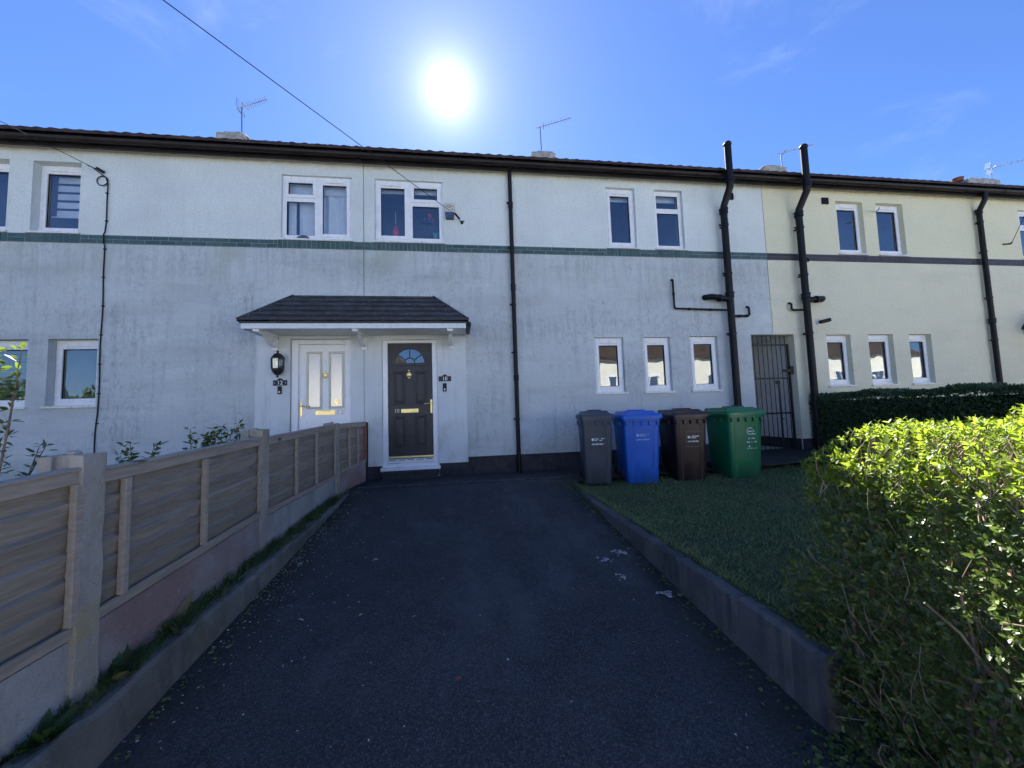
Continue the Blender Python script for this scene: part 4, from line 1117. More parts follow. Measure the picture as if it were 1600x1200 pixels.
aerial(10.46, 3.9, 8.60, .44, 'TV aerial on the chimney behind the second tall black pipe', 1.0, False)
aerial(18.70, 3.9, 8.50, .50, 'TV aerial with wide reflector on the chimney at the right edge', 1.6, True)

# ------------------------------------------------------------------ passage gate
GT = thing('barred_gate', 'tall black barred gate closing the passage between the white and cream houses', 'gate', (6.04, .12, .07))
gx0, gx1, gy = 5.62, 6.47, .12
b = MB(); b.box(gx1-.03, gx1, gy-.016, gy+.016, .08, 2.185); b.box(gx0, gx0+.03, gy-.016, gy+.016, .08, 2.185)
for z in (2.17, 1.51, .83, .10): b.box(gx0+.03, gx1-.03, gy-.006, gy+.006, z-.016, z+.016)
b.build('gate_frame', M['black_iron'], GT)
for k in range(8):
    x = gx0+.03+(gx1-gx0-.06)*(k+.5)/8
    b = MB(); b.tube([(x, gy-.013, .06), (x, gy-.013, 2.36-.02*(k > 6))], .0075, 8); b.build('bar', M['black_iron'], GT)
b = MB(); b.box(6.27, 6.49, gy-.045, gy-.025, 1.63, 1.68); b.tube([(6.33, gy-.05, 1.655), (6.33, gy-.09, 1.655), (6.33, gy-.09, 1.60)], .010, 8); b.box(6.44, 6.505, gy-.05, gy+.02, 1.58, 1.74); b.build('lock', M['black_iron'], GT)
b = MB(); b.tube([(6.16, gy-.045, .05), (6.16, gy-.045, 1.46)], .018, 8); b.tube([(6.16, gy-.05, .72), (6.20, gy-.07, .72)], .010, 6); b.box(6.13, 6.19, gy-.05, gy, 1.40, 1.46); b.build('drop_bolt', M['black_iron'], GT)
# passage lining
b = MB()
b.quad((6.506, .24, -.2), (6.506, 7.76, -.2), (6.506, 7.76, 2.356), (6.506, .24, 2.356)); b.quad((5.574, 7.76, -.2), (5.574, .24, -.2), (5.574, .24, 2.356), (5.574, 7.76, 2.356))
b.quad((5.574, .24, 2.357), (6.506, .24, 2.357), (6.506, 7.76, 2.357), (5.574, 7.76, 2.357))
b.build('passage_lining', M['fascia'], HCR)
b = MB(); b.box(6.49, 6.5055, .02, 7.7, -.2, .33); b.build('passage_plinth', M['plinth'], HCR)

# ------------------------------------------------------------------ wheelie bins
def rrect(cx, cy, w, d, r, z, n=4):
    P = []
    for (sx, sy, a0) in ((1, 1, 0), (-1, 1, 90), (-1, -1, 180), (1, -1, 270)):
        for k in range(n+1):
            t = R(a0+90*k/n); P.append((cx+sx*(w/2-r)+r*math.cos(t), cy+sy*(d/2-r)+r*math.sin(t), z))
    return P
def plastic(name, col, rough=.42):
    t = NT(name); p = t.objc()
    f = t.noise(p, 5, 5, .6); s = t.noise(t.mapv(p, (9, 9, 1.2)), 4, 6, .7)
    c = t.mix(t.ramp(f, .3, .7), tuple(x*.88 for x in col), tuple(x*1.08 for x in col))
    c = t.mix(t.ramp(s, .56, .8, 0, .5), c, tuple(.6*x+.05 for x in col))
    z = sep(t, p)[2]
    c = t.mix(t.math('MULTIPLY', t.ramp(z, .28, .0), t.ramp(t.noise(p, 9, 5), .35, .7, .1, .6)), c, (.05, .05, .045))
    return t.done(t.bsdf(c, t.ramp(f, .3, .7, rough-.06, rough+.12), .5, 0, t.bump(t.noise(p, 90, 3), .12, .003)))
M['print'] = m_simple('printed_white', (.72, .78, .84), .6)
M['print_faint'] = m_simple('printed_faint', (.30, .42, .68), .6)
M['print_grey'] = m_simple('printed_grey', (.16, .15, .17), .6)
def wheelie_bin(label, loc, rz, mat, ws, mark, lidmat=None):
    t = thing('wheelie_bin', label, 'bin', loc, rz, 'wheelie bins standing along the house wall')
    H = .985
    bw, tw, bd, td = .46*ws, .535*ws, .50, .60
    b = MB()
    cy = lambda z: -.25*0+(-.02)*(z/H)                # front leans out a little towards the top
    secs = [(0, bw*.97, bd*.97), (.015, bw, bd), (.30, bw+(tw-bw)*.32, bd+(td-bd)*.34), (.62, bw+(tw-bw)*.65, bd+(td-bd)*.67), (.90, bw+(tw-bw)*.94, bd+(td-bd)*.95)]
    rings = [rrect(0, cy(z), w, d, .045, z) for z, w, d in secs]
    rings += [rrect(0, cy(.91), tw*1.045, td*1.04, .05, .905), rrect(0, cy(.95), tw*1.055, td*1.05, .05, H-.02)]
    b.loft(rings)
    # raised centre panel on the front and ribs under the rim
    fy0 = -bd/2; 
    def fy(z): return cy(z)-(bd+(td-bd)*(z/.95))/2
    for sx in (-1, 1):
        xx = sx*bw*.33
        b.add([(xx-.012, fy(.03)-.004, .03), (xx+.012, fy(.03)-.004, .03), (xx*1.12+.012, fy(.86)-.004, .86), (xx*1.12-.012, fy(.86)-.004, .86), (xx-.018, fy(.03)+.01, .03), (xx+.018, fy(.03)+.01, .03), (xx*1.12+.018, fy(.86)+.01, .86), (xx*1.12-.018, fy(.86)+.01, .86)], [(0, 1, 2, 3), (0, 3, 7, 4), (1, 5, 6, 2), (3, 2, 6, 7)])
    for k in range(5):
        x = -tw*.42+tw*.84*k/4
        b.obox((x, fy(.86)-.012, .875), (.010, 0, 0), (0, .018, .0), (0, .006, .032))
    for sx in (-1, 1):
        for k in range(3):
            b.obox((sx*(tw/2+.006), -.15+.16*k, .87), (.016, 0, 0), (0, .010, 0), (sx*.006, 0, .034))
    if ws < .9: b.tube([(-.10, fy(.60)-.003, .50), (-.10, fy(.60)-.006, .57), (-.06, fy(.62)-.006, .615), (.06, fy(.62)-.006, .615), (.10, fy(.60)-.006, .57), (.10, fy(.60)-.003, .50)], .008, 6)
    b.build('body', mat, t, off=(0, 0, 0), smooth=True)
    l = MB(); lm = lidmat or mat
    lw, ld = tw*1.12, td*1.14
    l.loft([rrect(0, -.02, lw, ld, .05, H-.045), rrect(0, -.02, lw*1.01, ld*1.01, .055, H-.01), rrect(0, -.02, lw*.97, ld*.97, .06, H+.022), rrect(0, -.02, lw*.80, ld*.86, .07, H+.030), rrect(0, .0, lw*.74, ld*.74, .06, H+.062), rrect(0, .0, lw*.70, ld*.70, .06, H+.070)])
    l.loft([rrect(0, -.05, lw*.40, ld*.36, .04, H+.066), rrect(0, -.05, lw*.38, ld*.34, .04, H+.088)])
    lid = l.build('lid', lm, t, off=(0, 0, 0), smooth=True)
    hd = MB(); yb = td/2+.045
    hd.tube([(-lw*.46, yb, H-.005), (lw*.46, yb, H-.005)], .017, 10)
    for x in (-lw*.40, -lw*.1, lw*.1, lw*.40): hd.obox((x, yb-.03, H-.005), (.016, 0, 0), (0, .045, 0), (0, 0, .022))
    for x in (-lw*.28, lw*.28): hd.lathe([(.03, -.035), (.034, -.03), (.034, .03), (.03, .035)], (x, yb-.012, H+.032), 12, 'x')
    hd.build('handle', lm, t, off=(0, 0, 0), bevel=.003)
    for sx in (-1, 1):
        w = MB(); w.lathe([(.05, -.022), (.095, -.022), (.10, -.015), (.10, .015), (.095, .022), (.05, .022)], (sx*(bw/2+.018), bd/2-.015, .10), 20, 'x')
        w.build('wheel', M['rubber'], t, off=(0, 0, 0), smooth=True)
    ax = MB(); ax.tube([(-bw/2-.03, bd/2-.015, .10), (bw/2+.03, bd/2-.015, .10)], .012, 8); ax.build('axle', M['steel'], t, off=(0, 0, 0))
    # printed marks: small emblem with two short rows, and a longer row under it
    q = MB()
    def bar(x0, x1, z0, z1): q.add([(x0, fy(z0)-.0055, z0), (x1, fy(z0)-.0055, z0), (x1, fy(z1)-.0055, z1), (x0, fy(z1)-.0055, z1)], [(0, 1, 2, 3)])
    def glyphs(x0, x1, z0, z1, gaps=()):
        rr = random.Random(int(x0*1000)+int(z0*1000)); x = x0
        while x < x1-.004:
            w = rr.uniform(.007, .012)
            if rr.random() > .12: bar(x, min(x+w, x1), z0+rr.uniform(0, .3)*(z1-z0)*(rr.random() < .5), z1-rr.uniform(0, .3)*(z1-z0)*(rr.random() < .5))
            x += w+.0025
    def disc(cx, cz, r, r0=0.0, a0=0, a1=360, n=18):
        for k in range(n):
            t0, t1 = R(a0+(a1-a0)*k/n), R(a0+(a1-a0)*(k+1)/n)
            P = [(cx+rr_*math.cos(tt), cz+rr_*math.sin(tt)) for rr_, tt in ((r0, t0), (r, t0), (r, t1), (r0, t1))]
            q.add([(a, fy(c)-.0055, c) for a, c in P], [(0, 1, 2, 3)])
    if mark in ('plain', 'faint', 'boxed'):
        s = 1.0 if mark != 'boxed' else .92
        ox, oz = {'plain': (.01, .615), 'faint': (.005, .675), 'boxed': (.03, .62)}[mark]
        disc(ox-.075*s, oz+.028, .020*s); q.build('printed_emblem', M['print'] if mark != 'faint' else M['print_faint'], t, off=(0, 0, 0)); q = MB()
        glyphs(ox-.048*s, ox+.092*s, oz+.031, oz+.047); glyphs(ox-.048*s, ox+.058*s, oz+.008, oz+.024)
        glyphs(ox-.095*s, ox+.092*s, oz-.048, oz-.026)
        q.build('printed_lettering', M['print'] if mark != 'faint' else M['print_faint'], t, off=(0, 0, 0))
        if mark == 'boxed':
            q = MB()
            def fr(x0, x1, z0, z1, w=.004):
                bar(x0, x1, z0, z0+w); bar(x0, x1, z1-w, z1); bar(x0, x0+w, z0+w, z1-w); bar(x1-w, x1, z0+w, z1-w)
            fr(ox-.11, ox+.105, oz-.115, oz+.115)
            q.build('printed_border', M['print_grey'], t, off=(0, 0, 0))
    else:
        ox, oz = .06, .70
        disc(ox, oz, .052, .044, 40, 330); disc(ox+.052, oz, .018, 0, 0, 360, 3); q.build('printed_emblem', M['print'], t, off=(0, 0, 0)); q = MB(); glyphs(ox-.028, ox+.026, oz-.012, oz+.008)
        glyphs(ox+.03, ox+.085, oz-.052, oz-.036)
        glyphs(ox-.03, ox+.075, oz-.118, oz-.098)
        glyphs(ox-.055, ox+.03, oz-.175, oz-.15); glyphs(ox+.04, ox+.10, oz-.172, oz-.142)
        disc(ox-.015, oz-.222, .012); glyphs(ox-.05, ox+.02, oz-.258, oz-.244); glyphs(ox+.025, ox+.11, oz-.256, oz-.25)
        q.build('printed_lettering', M['print'], t, off=(0, 0, 0))
    return t
GZ = -.075
wheelie_bin('slim dark grey wheelie bin at the left end of the bin row', (1.965+.05, -.965, -.055), R(-12), plastic('bin_grey', (.036, .050, .074)), .82, 'plain')
wheelie_bin('bright blue wheelie bin between the grey and brown bins', (2.66, -1.00, GZ), R(-8), plastic('bin_blue', (.006, .105, .52), .36), 1.0, 'faint')
wheelie_bin('dark brown wheelie bin between the blue and green bins', (3.38, -1.04, GZ), R(-5), plastic('bin_brown', (.022, .0085, .0095), .36), .93, 'boxed')
wheelie_bin('green wheelie bin at the right end of the bin row by the gate', (4.18, -1.13, GZ+.005), R(-2), plastic('bin_green', (.004, .150, .062), .34), 1.02, 'recycle')

# ------------------------------------------------------------------ fence on the left
FN = thing('garden_fence', 'weathered wooden lap fence with concrete posts along the left side of the driveway', 'fence', (-1.72, -3.2, -.2))
FL = FN.location.copy()
FP = [(-1.70, -6.50), (-1.70, -4.58), (-1.75, -2.90), (-1.735, -.90), (-1.53, -.04)]
PTOP = [.88, .905, .945, .955, .93]
for i, lab in ((1, 'nearest concrete fence post, thick and lichen edged, at the lower left'), (2, 'middle concrete fence post between two long wooden panels'), (3, 'concrete fence post nearest to the white front door')):
    x, y = FP[i]
    b = MB(); h = PTOP[i]
    # H section, slotted along Y
    r = .006
    sec = [(.045, -.06), (.045, .06), (-.01, .06), (-.01, .032), (-.075, .032), (-.075, .06), (-.135, .06), (-.135, -.06), (-.075, -.06), (-.075, -.032), (-.01, -.032), (-.01, -.06)]
    rings = []
    rr = random.Random(i)
    for z in np.linspace(-.6, h, 22):
        rings.append([(x+a+rr.uniform(-.003, .003), y+c+rr.uniform(-.003, .003), z+(0 if z < h-.001 else rr.uniform(-.012, .002))) for a, c in sec])
    b.loft(rings); b.lathe([(.028, 0), (.026, .008), (.012, .017)], (x-.04, y, h-.004), 8)
    b.build('post', M['post'], FN, bevel=.006)['label'] = lab
b = MB(); b.box(-1.525, -1.485, -.075, -.025, -.2, .93); b.build('post', m_simple('brown_timber', (.030, .020, .018), .7, .3, 0, .3), FN, bevel=.004)['label'] = 'dark brown timber end post against the white wall'
def fence_bay(i, z0a, z0b, z1a, z1b, gmat, plab, glab, battens, red=False):
    (xa, ya), (xb, yb) = FP[i], FP[i+1]
    ang = math.atan2(yb-ya, xb-xa); Ln = math.hypot(xb-xa, yb-ya)
    s0, s1 = .035 if i else 0, Ln-.035
    if i == 3: s1 = Ln-.03
    mx, my = (xa+xb)/2, (ya+yb)/2
    # local: x along, -y towards drive (right of travel is -y ... travel +Y => right is +X)
    zt = lambda s: z1a+(z1b-z1a)*s/Ln
    zb = lambda s: z0a+(z0b-z0a)*s/Ln
    rr = random.Random(40+i); nb = 6
    bd = MB()
    for k in range(nb):
        n = 26; ph = rr.uniform(0, 6); wv = rr.uniform(.004, .011)
        for j in range(n):
            P = []
            for jj in (j, j+1):
                s = s0+(s1-s0)*jj/n
                lo = zb(s)+.03+(zt(s)-zb(s)-.05)*k/nb; hi = zb(s)+.03+(zt(s)-zb(s)-.05)*(k+1)/nb+.035
                if k < nb-1: hi += wv*math.sin(s*3.1+ph)+.5*wv*math.sin(s*8.3+2*ph)
                else: hi += .01
                P.append((s, lo, hi))
            (sa, la, ha), (sb, lb, hb) = P
            off = .0
            kk = k*.0003; vv_ = [(sa, .014+kk, la-.03), (sb, .014+kk, lb-.03), (sb, -.022+kk, hb-.035), (sa, -.022+kk, ha-.035), (sa, .004+kk, ha-.023), (sb, .004+kk, hb-.023)]
            base = len(bd.v)
            bd.add(vv_, [(0, 1, 2, 3), (3, 2, 5, 4)])
    # weld the segments of each board so that every board is one island
    o = bd.build('panel', M['wood'], FN, off=(0, 0, 0)); o.location = Vector((xa, ya, 0))-FL; o.rotation_euler.z = ang; o['label'] = plab; t = o
    import bmesh
    bm = bmesh.new(); bm.from_mesh(o.data); bmesh.ops.remove_doubles(bm, verts=bm.verts, dist=.0004); bm.to_mesh(o.data); bm.free()
    def rail(name, za, zb_, y0, y1, sa=s0, sb=s1, mat='wood_trim'):
        b = MB(); P = []
        b.add([(sa, y0, za(sa)), (sb, y0, za(sb)), (sb, y1, za(sb)), (sa, y1, za(sa)), (sa, y0, zb_(sa)), (sb, y0, zb_(sb)), (sb, y1, zb_(sb)), (sa, y1, zb_(sa))], [(0, 3, 2, 1), (4, 5, 6, 7), (0, 1, 5, 4), (1, 2, 6, 5), (2, 3, 7, 6), (3, 0, 4, 7)])
        return b.build(name, M[mat], t, off=(0, 0, 0), bevel=.003)
    tm = 'wood_trim'
    rail('top_rail', lambda s: zt(s)-.055, lambda s: zt(s), -.034, -.017, mat=tm)
    rail('capping', lambda s: zt(s)+.0005, lambda s: zt(s)+.014, -.042, .026, mat=tm)
    rail('bottom_rail', lambda s: zb(s)+.0, lambda s: zb(s)+.05, -.036, -.017, mat='wood')
    for u in battens:
        s = s0+(s1-s0)*u
        b = MB(); w = .019
        b.add([(s-w, -.046, zb(s)+.052), (s+w, -.046, zb(s)+.052), (s+w, -.0175, zb(s)+.052), (s-w, -.0175, zb(s)+.052), (s-w, -.046, zt(s)-.057), (s+w, -.046, zt(s)-.057), (s+w, -.0175, zt(s)-.057), (s-w, -.0175, zt(s)-.057)], [(0, 3, 2, 1), (4, 5, 6, 7), (0, 1, 5, 4), (1, 2, 6, 5), (2, 3, 7, 6), (3, 0, 4, 7)])
        b.build('batten', M['wood_red'] if red and u > .9 else M['wood_trim'], t, off=(0, 0, 0), bevel=.004)
    b = MB(); n = 12
    for j in range(n):
        sa, sb = s0+(s1-s0)*j/n, s0+(s1-s0)*(j+1)/n
        b.add([(sa, -.024, -.2), (sb, -.024, -.2), (sb, -.024, zb(sb)+.29), (sa, -.024, zb(sa)+.29), (sa, .02, zb(sa)+.299), (sb, .02, zb(sb)+.299)], [(0, 1, 2, 3), (3, 2, 5, 4)])
    gb = b.build('gravel_board', gmat, FN, off=(0, 0, 0)); gb.location = Vector((xa, ya, -.3))-FL; gb.rotation_euler.z = ang; gb['label'] = glab
fence_bay(0, .10, .12, .72, .835, M['gravel_grey'], 'nearest wooden fence panel cut off by the left picture edge', 'pale grey gravel board at the lower left picture edge', (.5, .985))
fence_bay(1, .135, .20, .81, .868, M['gravel_red'], 'long grey wooden fence panel between the two thickest concrete posts', 'reddish stained gravel board below the long near fence panel', (.10, .50, .975))
fence_bay(2, .18, .20, .855, .925, M['gravel_grey'], 'wooden fence panel between the middle and farthest concrete posts', 'pale streaked gravel board below the middle fence panel', (.33, .62, .97))
fence_bay(3, .225, .30, .92, .93, M['gravel_red'], 'short wooden fence panel ending at the white wall, reddish at its end', 'short gravel board next to the house wall', (.36, .68, .97), True)

# ------------------------------------------------------------------ vegetation
def rand_unit(n): return unit(rng.normal(size=(n, 3)))
# -- front hedge
def hedge_top(x, y):
    return .75+.15*np.clip((x-1.58)/.26, 0, 1)**.7+.05*np.clip((x-1.85)/1.1, 0, 1)+.03*np.sin(3.1*x+1.7*y)+.02*np.sin(7*x-5*y)
HX0, HX1, HY0, HY1 = 1.605, 4.6, -6.45, -4.99
HG = thing('hedge', 'sunlit yellow green hedge in the right foreground at the end of the kerb', 'hedge', (3.0, -5.7, -.45))
OFFH = np.array([3.0, -5.7, -.45])
def hedge_points(n):
    """points near the outer surface of the clipped hedge with outward directions"""
    P = []; D = []
    # top
    k = int(n*.50); x = rng.uniform(HX0, HX1, k)**1.0; x = HX0+(HX1-HX0)*rng.beta(1.0, 1.5, k); y = rng.uniform(HY0, HY1+.05, k)
    dep = np.abs(rng.normal(0, .06, k))
    edge = np.minimum(np.clip((x-HX0)/.16, 0, 1), np.clip((HY1+.05-y)/.16, 0, 1))
    z = hedge_top(x, y)-dep-.05*(1-edge)**2
    P.append(np.stack([x, y, z], 1)); D.append(np.stack([rng.normal(0, .35, k)-.5*(1-np.clip((x-HX0)/.25, 0, 1)), rng.normal(0, .35, k), np.ones(k)], 1))
    # left face
    k = int(n*.34); y = rng.uniform(HY0, HY1, k); u = rng.beta(1.25, .95, k)
    zt = hedge_top(np.full(k, HX0), y); z = -.42+(zt+.42)*u
    bul = .05*np.sin(4*y+2*z)+.06*np.sin(2.3*z+1)+.10*np.clip((.0-z), 0, .4)
    x = HX0-bul+np.abs(rng.normal(0, .13, k))
    P.append(np.stack([x, y, z], 1)); D.append(np.stack([-np.ones(k), rng.normal(0, .5, k), rng.uniform(-.1, .8, k)], 1))
    # far face
    k = n-int(n*.50)-int(n*.34); x = rng.uniform(HX0, HX1, k); u = rng.uniform(0, 1, k)
    zt = hedge_top(x, np.full(k, HY1)); z = -.40+(zt+.40)*u
    y = HY1+.03-np.abs(rng.normal(0, .08, k))
    P.append(np.stack([x, y, z], 1)); D.append(np.stack([rng.normal(0, .5, k), np.ones(k), rng.uniform(-.1, .8, k)], 1))
    return np.concatenate(P), unit(np.concatenate(D))
def shoots(P, D, per, Lm, step, spread, wl=.5):
    """opposite leaf pairs along short shoots"""
    n = len(P); A = unit(np.cross(D, rand_unit(n))); B = np.cross(D, A)
    LP = []; LD = []; LN = []; LL = []
    for k in range(per):
        side = 1 if k % 2 == 0 else -1
        pair = k//2
        ax = A if pair % 2 == 0 else B
        pos = P+D*(step*pair)
        d = unit(D*rng.uniform(.35, .9, (n, 1))+ax*side*spread+rng.normal(0, .18, (n, 3)))
        LP.append(pos); LD.append(d); LN.append(unit(D-d*np.sum(D*d, 1, keepdims=True)+.15*rng.normal(size=(n, 3)))); LL.append(Lm*rng.uniform(.7, 1.2, n)*(1-.08*pair))
    LP = np.concatenate(LP); LD = np.concatenate(LD); LN = np.concatenate(LN); LL = np.concatenate(LL)
    return leafset(LP, LD, LN, LL, LL*wl*rng.uniform(.85, 1.15, len(LL)))
P, D = hedge_points(9500)
sel = P[:, 2] > hedge_top(P[:, 0], P[:, 1])-.16
thin = sel & (rng.random(len(P)) < .78)
Pt, Dt = P[thin], D[thin]; big = rng.random(len(Pt)) < .3
V, F = shoots(Pt[~big], Dt[~big], 6, .022, .009, .75); Vb, Fb = shoots(Pt[big], Dt[big], 8, .032, .012, .8, .46); F = np.concatenate([F, Fb+len(V)]); V = np.concatenate([V, Vb]); npmesh('young_leaves', V-OFFH, F, M['hedge_leaf'], HG)
n2 = ~sel
V, F = shoots(P[n2], D[n2], 6, .027, .012, .8, .52); 
Pi, Di = hedge_points(24000); Pi = Pi-Di*np.abs(rng.normal(0, .12, (len(Pi), 1)))
keep_i = (Pi[:, 2] < hedge_top(Pi[:, 0], Pi[:, 1])-.13) | (rng.random(len(Pi)) < .3); Pi, Di = Pi[keep_i], Di[keep_i]
V2, F2 = leafset(Pi, unit(Di+rng.normal(0, .7, Di.shape)), rand_unit(len(Pi)), *(lambda L_: (L_, L_*rng.uniform(.42, .62, len(Pi))))(rng.choice([.018, .022, .026, .032, .044], len(Pi), p=[.25, .3, .25, .14, .06])*rng.uniform(.85, 1.15, len(Pi))))
kf = 3600; xf_ = 1.64+np.abs(rng.normal(0, .16, kf)); yf2 = rng.uniform(-6.3, -4.72, kf); zf2 = np.vectorize(lawn_z)(xf_, yf2)+.02+rng.beta(1, 2, kf)*.36
V3, F3 = leafset(np.stack([xf_, yf2, zf2], 1), unit(np.array([[-.6, 0, .5]])+rng.normal(0, .6, (kf, 3))), rand_unit(kf), rng.uniform(.022, .045, kf), rng.uniform(.014, .026, kf))
npmesh('inner_leaves', np.concatenate([V, V2, V3])-OFFH, np.concatenate([F, F2+len(V), F3+len(V)+len(V2)]), M['hedge_inner'], HG)
b = MB(); rr = random.Random(5)
for k in range(620):   # twigs from the heart of the hedge outwards
    bx, by = rr.uniform(HX0+.10, HX1-.6), rr.uniform(HY0, HY1-.12); z0 = rr.uniform(-.45, .35)
    if rr.random() < .5: bx = HX0+abs(rr.gauss(.12, .12))
    p = Vector((bx, by, z0)); d = Vector((rr.uniform(-.8, .25), rr.uniform(-.7, .7), rr.uniform(.35, 1.2))).normalized(); pts = [p.copy()]
    L = rr.uniform(.15, .5)
    for q in range(4):
        d = (d+Vector((rr.gauss(0, .28), rr.gauss(0, .28), rr.gauss(.05, .2)))).normalized(); p = p+d*L/4
        p.x = max(p.x, HX0-.07); p.z = min(p.z, float(hedge_top(p.x, p.y))+.02); pts.append(p.copy())
    r0 = rr.choice([.0016, .002, .0025, .0035])
    b.tube(pts, [r0, r0*.9, r0*.75, r0*.6, r0*.4], 5)
for (by, lean) in ((-5.25, .1), (-5.45, -.15), (-5.62, .2), (-5.85, 0), (-6.1, .1)):   # gnarled main stems
    for k in range(3):
        p = Vector((HX0+.06+.22*k+rr.uniform(-.04, .04), by+rr.uniform(-.08, .08), -.50)); pts = [p.copy()]; rs = [.011]
        for q in range(7):
            p = p+Vector((rr.uniform(-.05, .05), lean*.08+rr.uniform(-.06, .06), .13)); pts.append(p.copy()); rs.append(.011-.0011*(q+1))
        b.tube(pts, rs, 7)
        for q in (2, 3, 4, 5):
            s = pts[q]; e = s+Vector((rr.uniform(-.22, .12), rr.uniform(-.2, .2), rr.uniform(.08, .25)))
            b.tube([s, s.lerp(e, .5)+Vector((0, 0, .03)), e], [.0055, .0042, .003], 6)
b.build('branches', M['twig'], HG)
b = MB()   # fine clipped twig ends just under the top
for k in range(1000):
    x_, y_ = HX0+(2.6-HX0+.6)*rr.random()**1.2, rr.uniform(HY0, HY1); zt_ = float(hedge_top(x_, y_))
    p = Vector((x_, y_, zt_-rr.uniform(.10, .22))); e = p+Vector((rr.gauss(0, .05), rr.gauss(0, .05), rr.uniform(.07, .20))); e.z = min(e.z, zt_+.01)
    b.tube([p, p.lerp(e, .5)+Vector((rr.gauss(0, .008), rr.gauss(0, .008), 0)), e], [.0026, .002, .0013], 4)
b.build('clipped_twigs', M['twig_tan'], HG)
# -- dark boundary hedge along the cream house garden
DH = thing('hedge', 'dark clipped privet hedge in shade in front of the cream house', 'hedge', (7.3, -2.5, 0))
OFFD = np.array([7.3, -2.5, 0])
n = 60000
f = rng.random(n); y = rng.uniform(-5.0, .02, n); 
top = 1.16+.025*np.sin(5*y)+.02*np.sin(11*y+1)-.006*(-y)
isf = f < .62; ist = (f >= .62) & (f < .86)
x = np.where(isf, 6.72+.03*np.sin(4*y)+np.abs(rng.normal(0, .05, n)), 6.74+rng.uniform(0, .75, n))
z = np.where(isf, .02+rng.random(n)*(top-.02), np.where(ist, top-np.abs(rng.normal(0, .03, n)), .02+rng.random(n)*(top-.05)))
y = np.where(isf | ist, y, np.where(rng.random(n) < .5, .02-np.abs(rng.normal(0, .04, n)), y))
P = np.stack([x, y, z], 1); Dn = np.where(isf[:, None], np.array([[-1, -.3, .5]]), np.array([[-.2, 0, 1.0]]))
V, F = leafset(P, unit(Dn+rng.normal(0, .6, (n, 3))), rand_unit(n), rng.uniform(.03, .05, n), rng.uniform(.016, .026, n), True)
npmesh('foliage', V-OFFD, F, M['dark_leaf'], DH)
b = MB()
for k in range(12): b.tube([(6.9+rr.uniform(-.1, .2), -.3-k*.4, -.1), (6.85+rr.uniform(-.1, .1), -.3-k*.4, .3), (6.80, -.25-k*.4, .9)], [.018, .014, .006], 6)
b.build('stems', M['twig'], DH)
b = MB(); b.box(6.86, 7.36, -4.9, -.08, .05, 1.04); b.build('hedge_dark_filler', m_simple('hedge_interior_shade', (.014, .024, .014), .95, .1, 0, .5, 30), DH)  # solid near-black box, painted shade for the gaps between the leaves
# -- garden shrubs behind the fence
def shrub(label, loc, tips, leaf=.04, per=7, seed=1, n_extra=0):
    t = thing('garden_shrub', label, 'shrub', loc)
    r = random.Random(seed); b = MB(); LP = []; LDs = []
    for (tx, ty, tz) in tips:
        e = Vector((tx, ty, tz)); s = Vector(loc)+Vector((r.uniform(-.06, .06), r.uniform(-.06, .06), 0))
        m1 = s.lerp(e, .5)+Vector((r.uniform(-.06, .06), r.uniform(-.06, .06), r.uniform(0, .06)))
        pts = [s, s.lerp(m1, .5), m1, m1.lerp(e, .55)+Vector((r.uniform(-.02, .02), r.uniform(-.02, .02), .01)), e]
        b.tube(pts, [.007, .006, .005, .004, .002], 6)
        for q in range(per*2):
            u = .35+.65*q/(per*2-1); i = min(3, int(u*4)); p = pts[i].lerp(pts[i+1], u*4-i)
            for kk in range(3):
                LP.append(p+Vector((r.uniform(-.012, .012), r.uniform(-.012, .012), r.uniform(-.01, .01)))); LDs.append(Vector((r.gauss(0, 1), r.gauss(0, 1), r.gauss(.35, .5))).normalized())
    b.build('stems', M['twig'], t)
    P = np.array([tuple(p) for p in LP]); Dd = np.array([tuple(p) for p in LDs]); k = len(P)
    V, F = leafset(P+Dd*.008, Dd, unit(np.array([[0, 0, 1.0]])+.4*rng.normal(size=(k, 3))), leaf*rng.uniform(.7, 1.2, k), leaf*.5*rng.uniform(.8, 1.2, k))
    npmesh('foliage', V-np.array(loc), F, M['rose_leaf'], t)
def tipset(c, n, sp, zr, seed):
    r = random.Random(seed); return [(c[0]+r.gauss(0, sp), c[1]+r.gauss(0, sp), c[2]+r.uniform(-zr, zr)) for _ in range(n)]
shrub('leafy shoot rising behind the long fence panel, leftmost of the small ones', (-2.25, -3.62, -.1), tipset((-2.22, -3.60, .86), 7, .055, .06, 2), .05, 7, 3)
shrub('dense leafy shoot behind the far end of the long fence panel', (-2.3, -2.92, -.1), tipset((-2.20, -2.88, .92), 10, .07, .06, 4), .054, 7, 6)
shrub('small leafy shoot right beside the middle concrete post', (-2.25, -2.5, -.1), tipset((-2.19, -2.52, .94), 7, .05, .05, 5), .05, 7, 8)
shrub('tall rose bush with sunlit upper leaves at the left picture edge', (-2.45, -4.35, -.1), tipset((-2.09, -4.62, 1.40), 5, .04, .09, 7)+[(-1.95, -4.60, 1.38)]+tipset((-2.27, -4.36, 1.02), 6, .08, .12, 8)+tipset((-2.30, -4.36, .85), 5, .08, .06, 9), .040, 9, 11)
